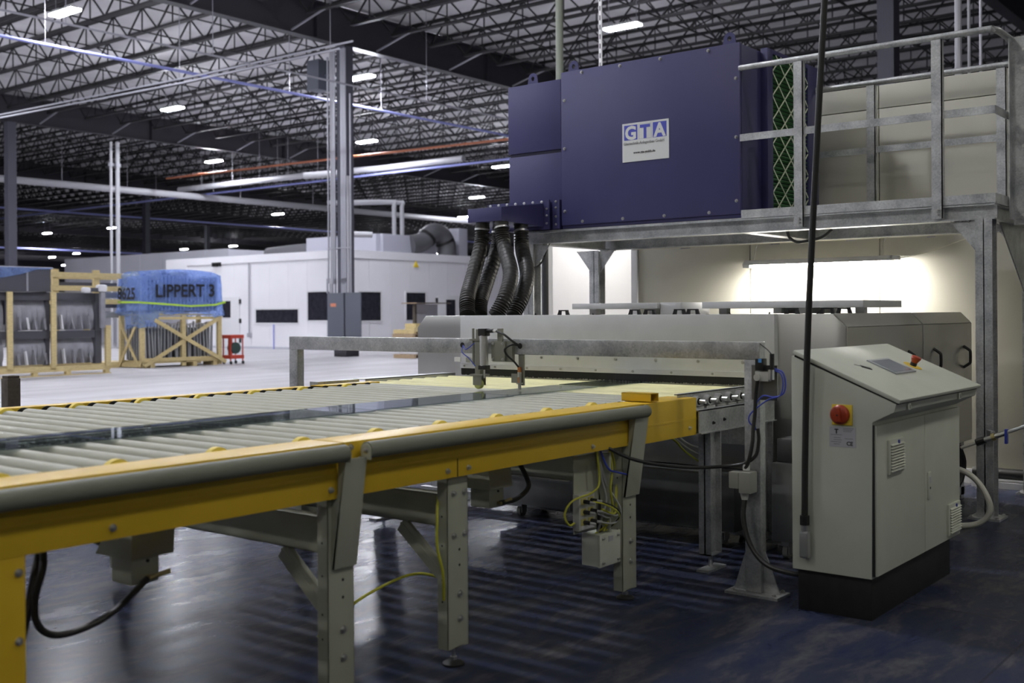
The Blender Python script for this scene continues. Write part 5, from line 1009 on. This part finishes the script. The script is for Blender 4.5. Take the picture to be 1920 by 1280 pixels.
B().cyl((20.6, 26.75, .48), (20.6, 26.95, .48), .17, 20).build('hose_reel', mat('dark_green', (.03, .06, .05), .5), ct); wbox(ct, 'reel_bracket', 20.42, 20.5, 26.8, 26.9, .25, .78, m=CARTR)
def pallet(t, x, y, z, m=WOOD, rot=0):
    for k in range(5): wbox(t, 'top_board', x, x + 1.2, y + .2 * k, y + .2 * k + .14, z + .11, z + .13, m=m)
    for k in range(3): wbox(t, 'stringer', x + .55 * k, x + .55 * k + .1, y, y + .94, z, z + .11, m=m)
pt = thing('pallet', 'wooden pallet on the floor behind the washer, with white label blocks', 'pallet', (26.8, 25.2, 0)); pallet(pt, 26.2, 24.8, 0, CARD)
wbox(pt, 'white_label', 26.5, 26.75, 24.78, 24.8, .02, .13, m=WHITE)
bx = thing('wrapped_box', 'white wrapped box between two pallets behind the washer', 'box', (26.9, 25.3, .13)); wbox(bx, 'box_body', 26.35, 27.25, 24.85, 25.6, .132, .68, m=FOAMW, bevel=.03); wbox(bx, 'paper_wrap', 26.5, 26.8, 24.82, 24.85, .45, .82, m=FOAMW, bevel=.01)
pu2 = thing('pallet', 'weathered pallet resting on the white wrapped box behind the washer', 'pallet', (26.8, 25.2, .68)); pallet(pu2, 26.1, 24.75, .682, CARD)
pu3 = thing('pallet', 'fresh pine pallet on top of the weathered pallet behind the washer', 'pallet', (26.9, 25.2, .82)); pallet(pu3, 26.2, 24.8, .814); wbox(pu3, 'pine_board', 26.15, 27.3, 24.74, 24.79, .86, 1.02); wbox(pu3, 'white_label', 26.6, 26.85, 24.72, 24.74, 1.0, 1.12, m=WHITE); wbox(pu3, 'end_block', 26.4, 26.7, 24.9, 25.4, .944, 1.14)
gp = thing('sheet_panel', 'grey sheet panel standing upright on the pallets behind the washer', 'panel', (27.3, 25.4, .95)); wbox(gp, 'sheet', 26.85, 27.9, 25.3, 25.36, .95, 1.78, m=CONDUIT); wbox(gp, 'sheet_edge', 26.75, 26.85, 25.28, 25.38, .95, 1.8, m=WOODD)
tbd = thing('top_board', 'thin brown board balanced on top of the grey sheet panel', 'board', (27.4, 25.3, 1.8)); wbox(tbd, 'board', 26.55, 28.25, 25.0, 25.7, 1.80, 1.83, m=CARD); wbox(tbd, 'board_edge', 26.55, 28.25, 24.99, 25.0, 1.795, 1.835, m=WOODD)
single(B().box(4.085, 4.185, 8.0, 8.1, 0, .99).box(4.09, 4.18, 8.005, 8.095, .99, 1.01), 'wooden_post', WOODD, 'short dark wooden post standing behind the conveyor', 'post', bevel=.006)
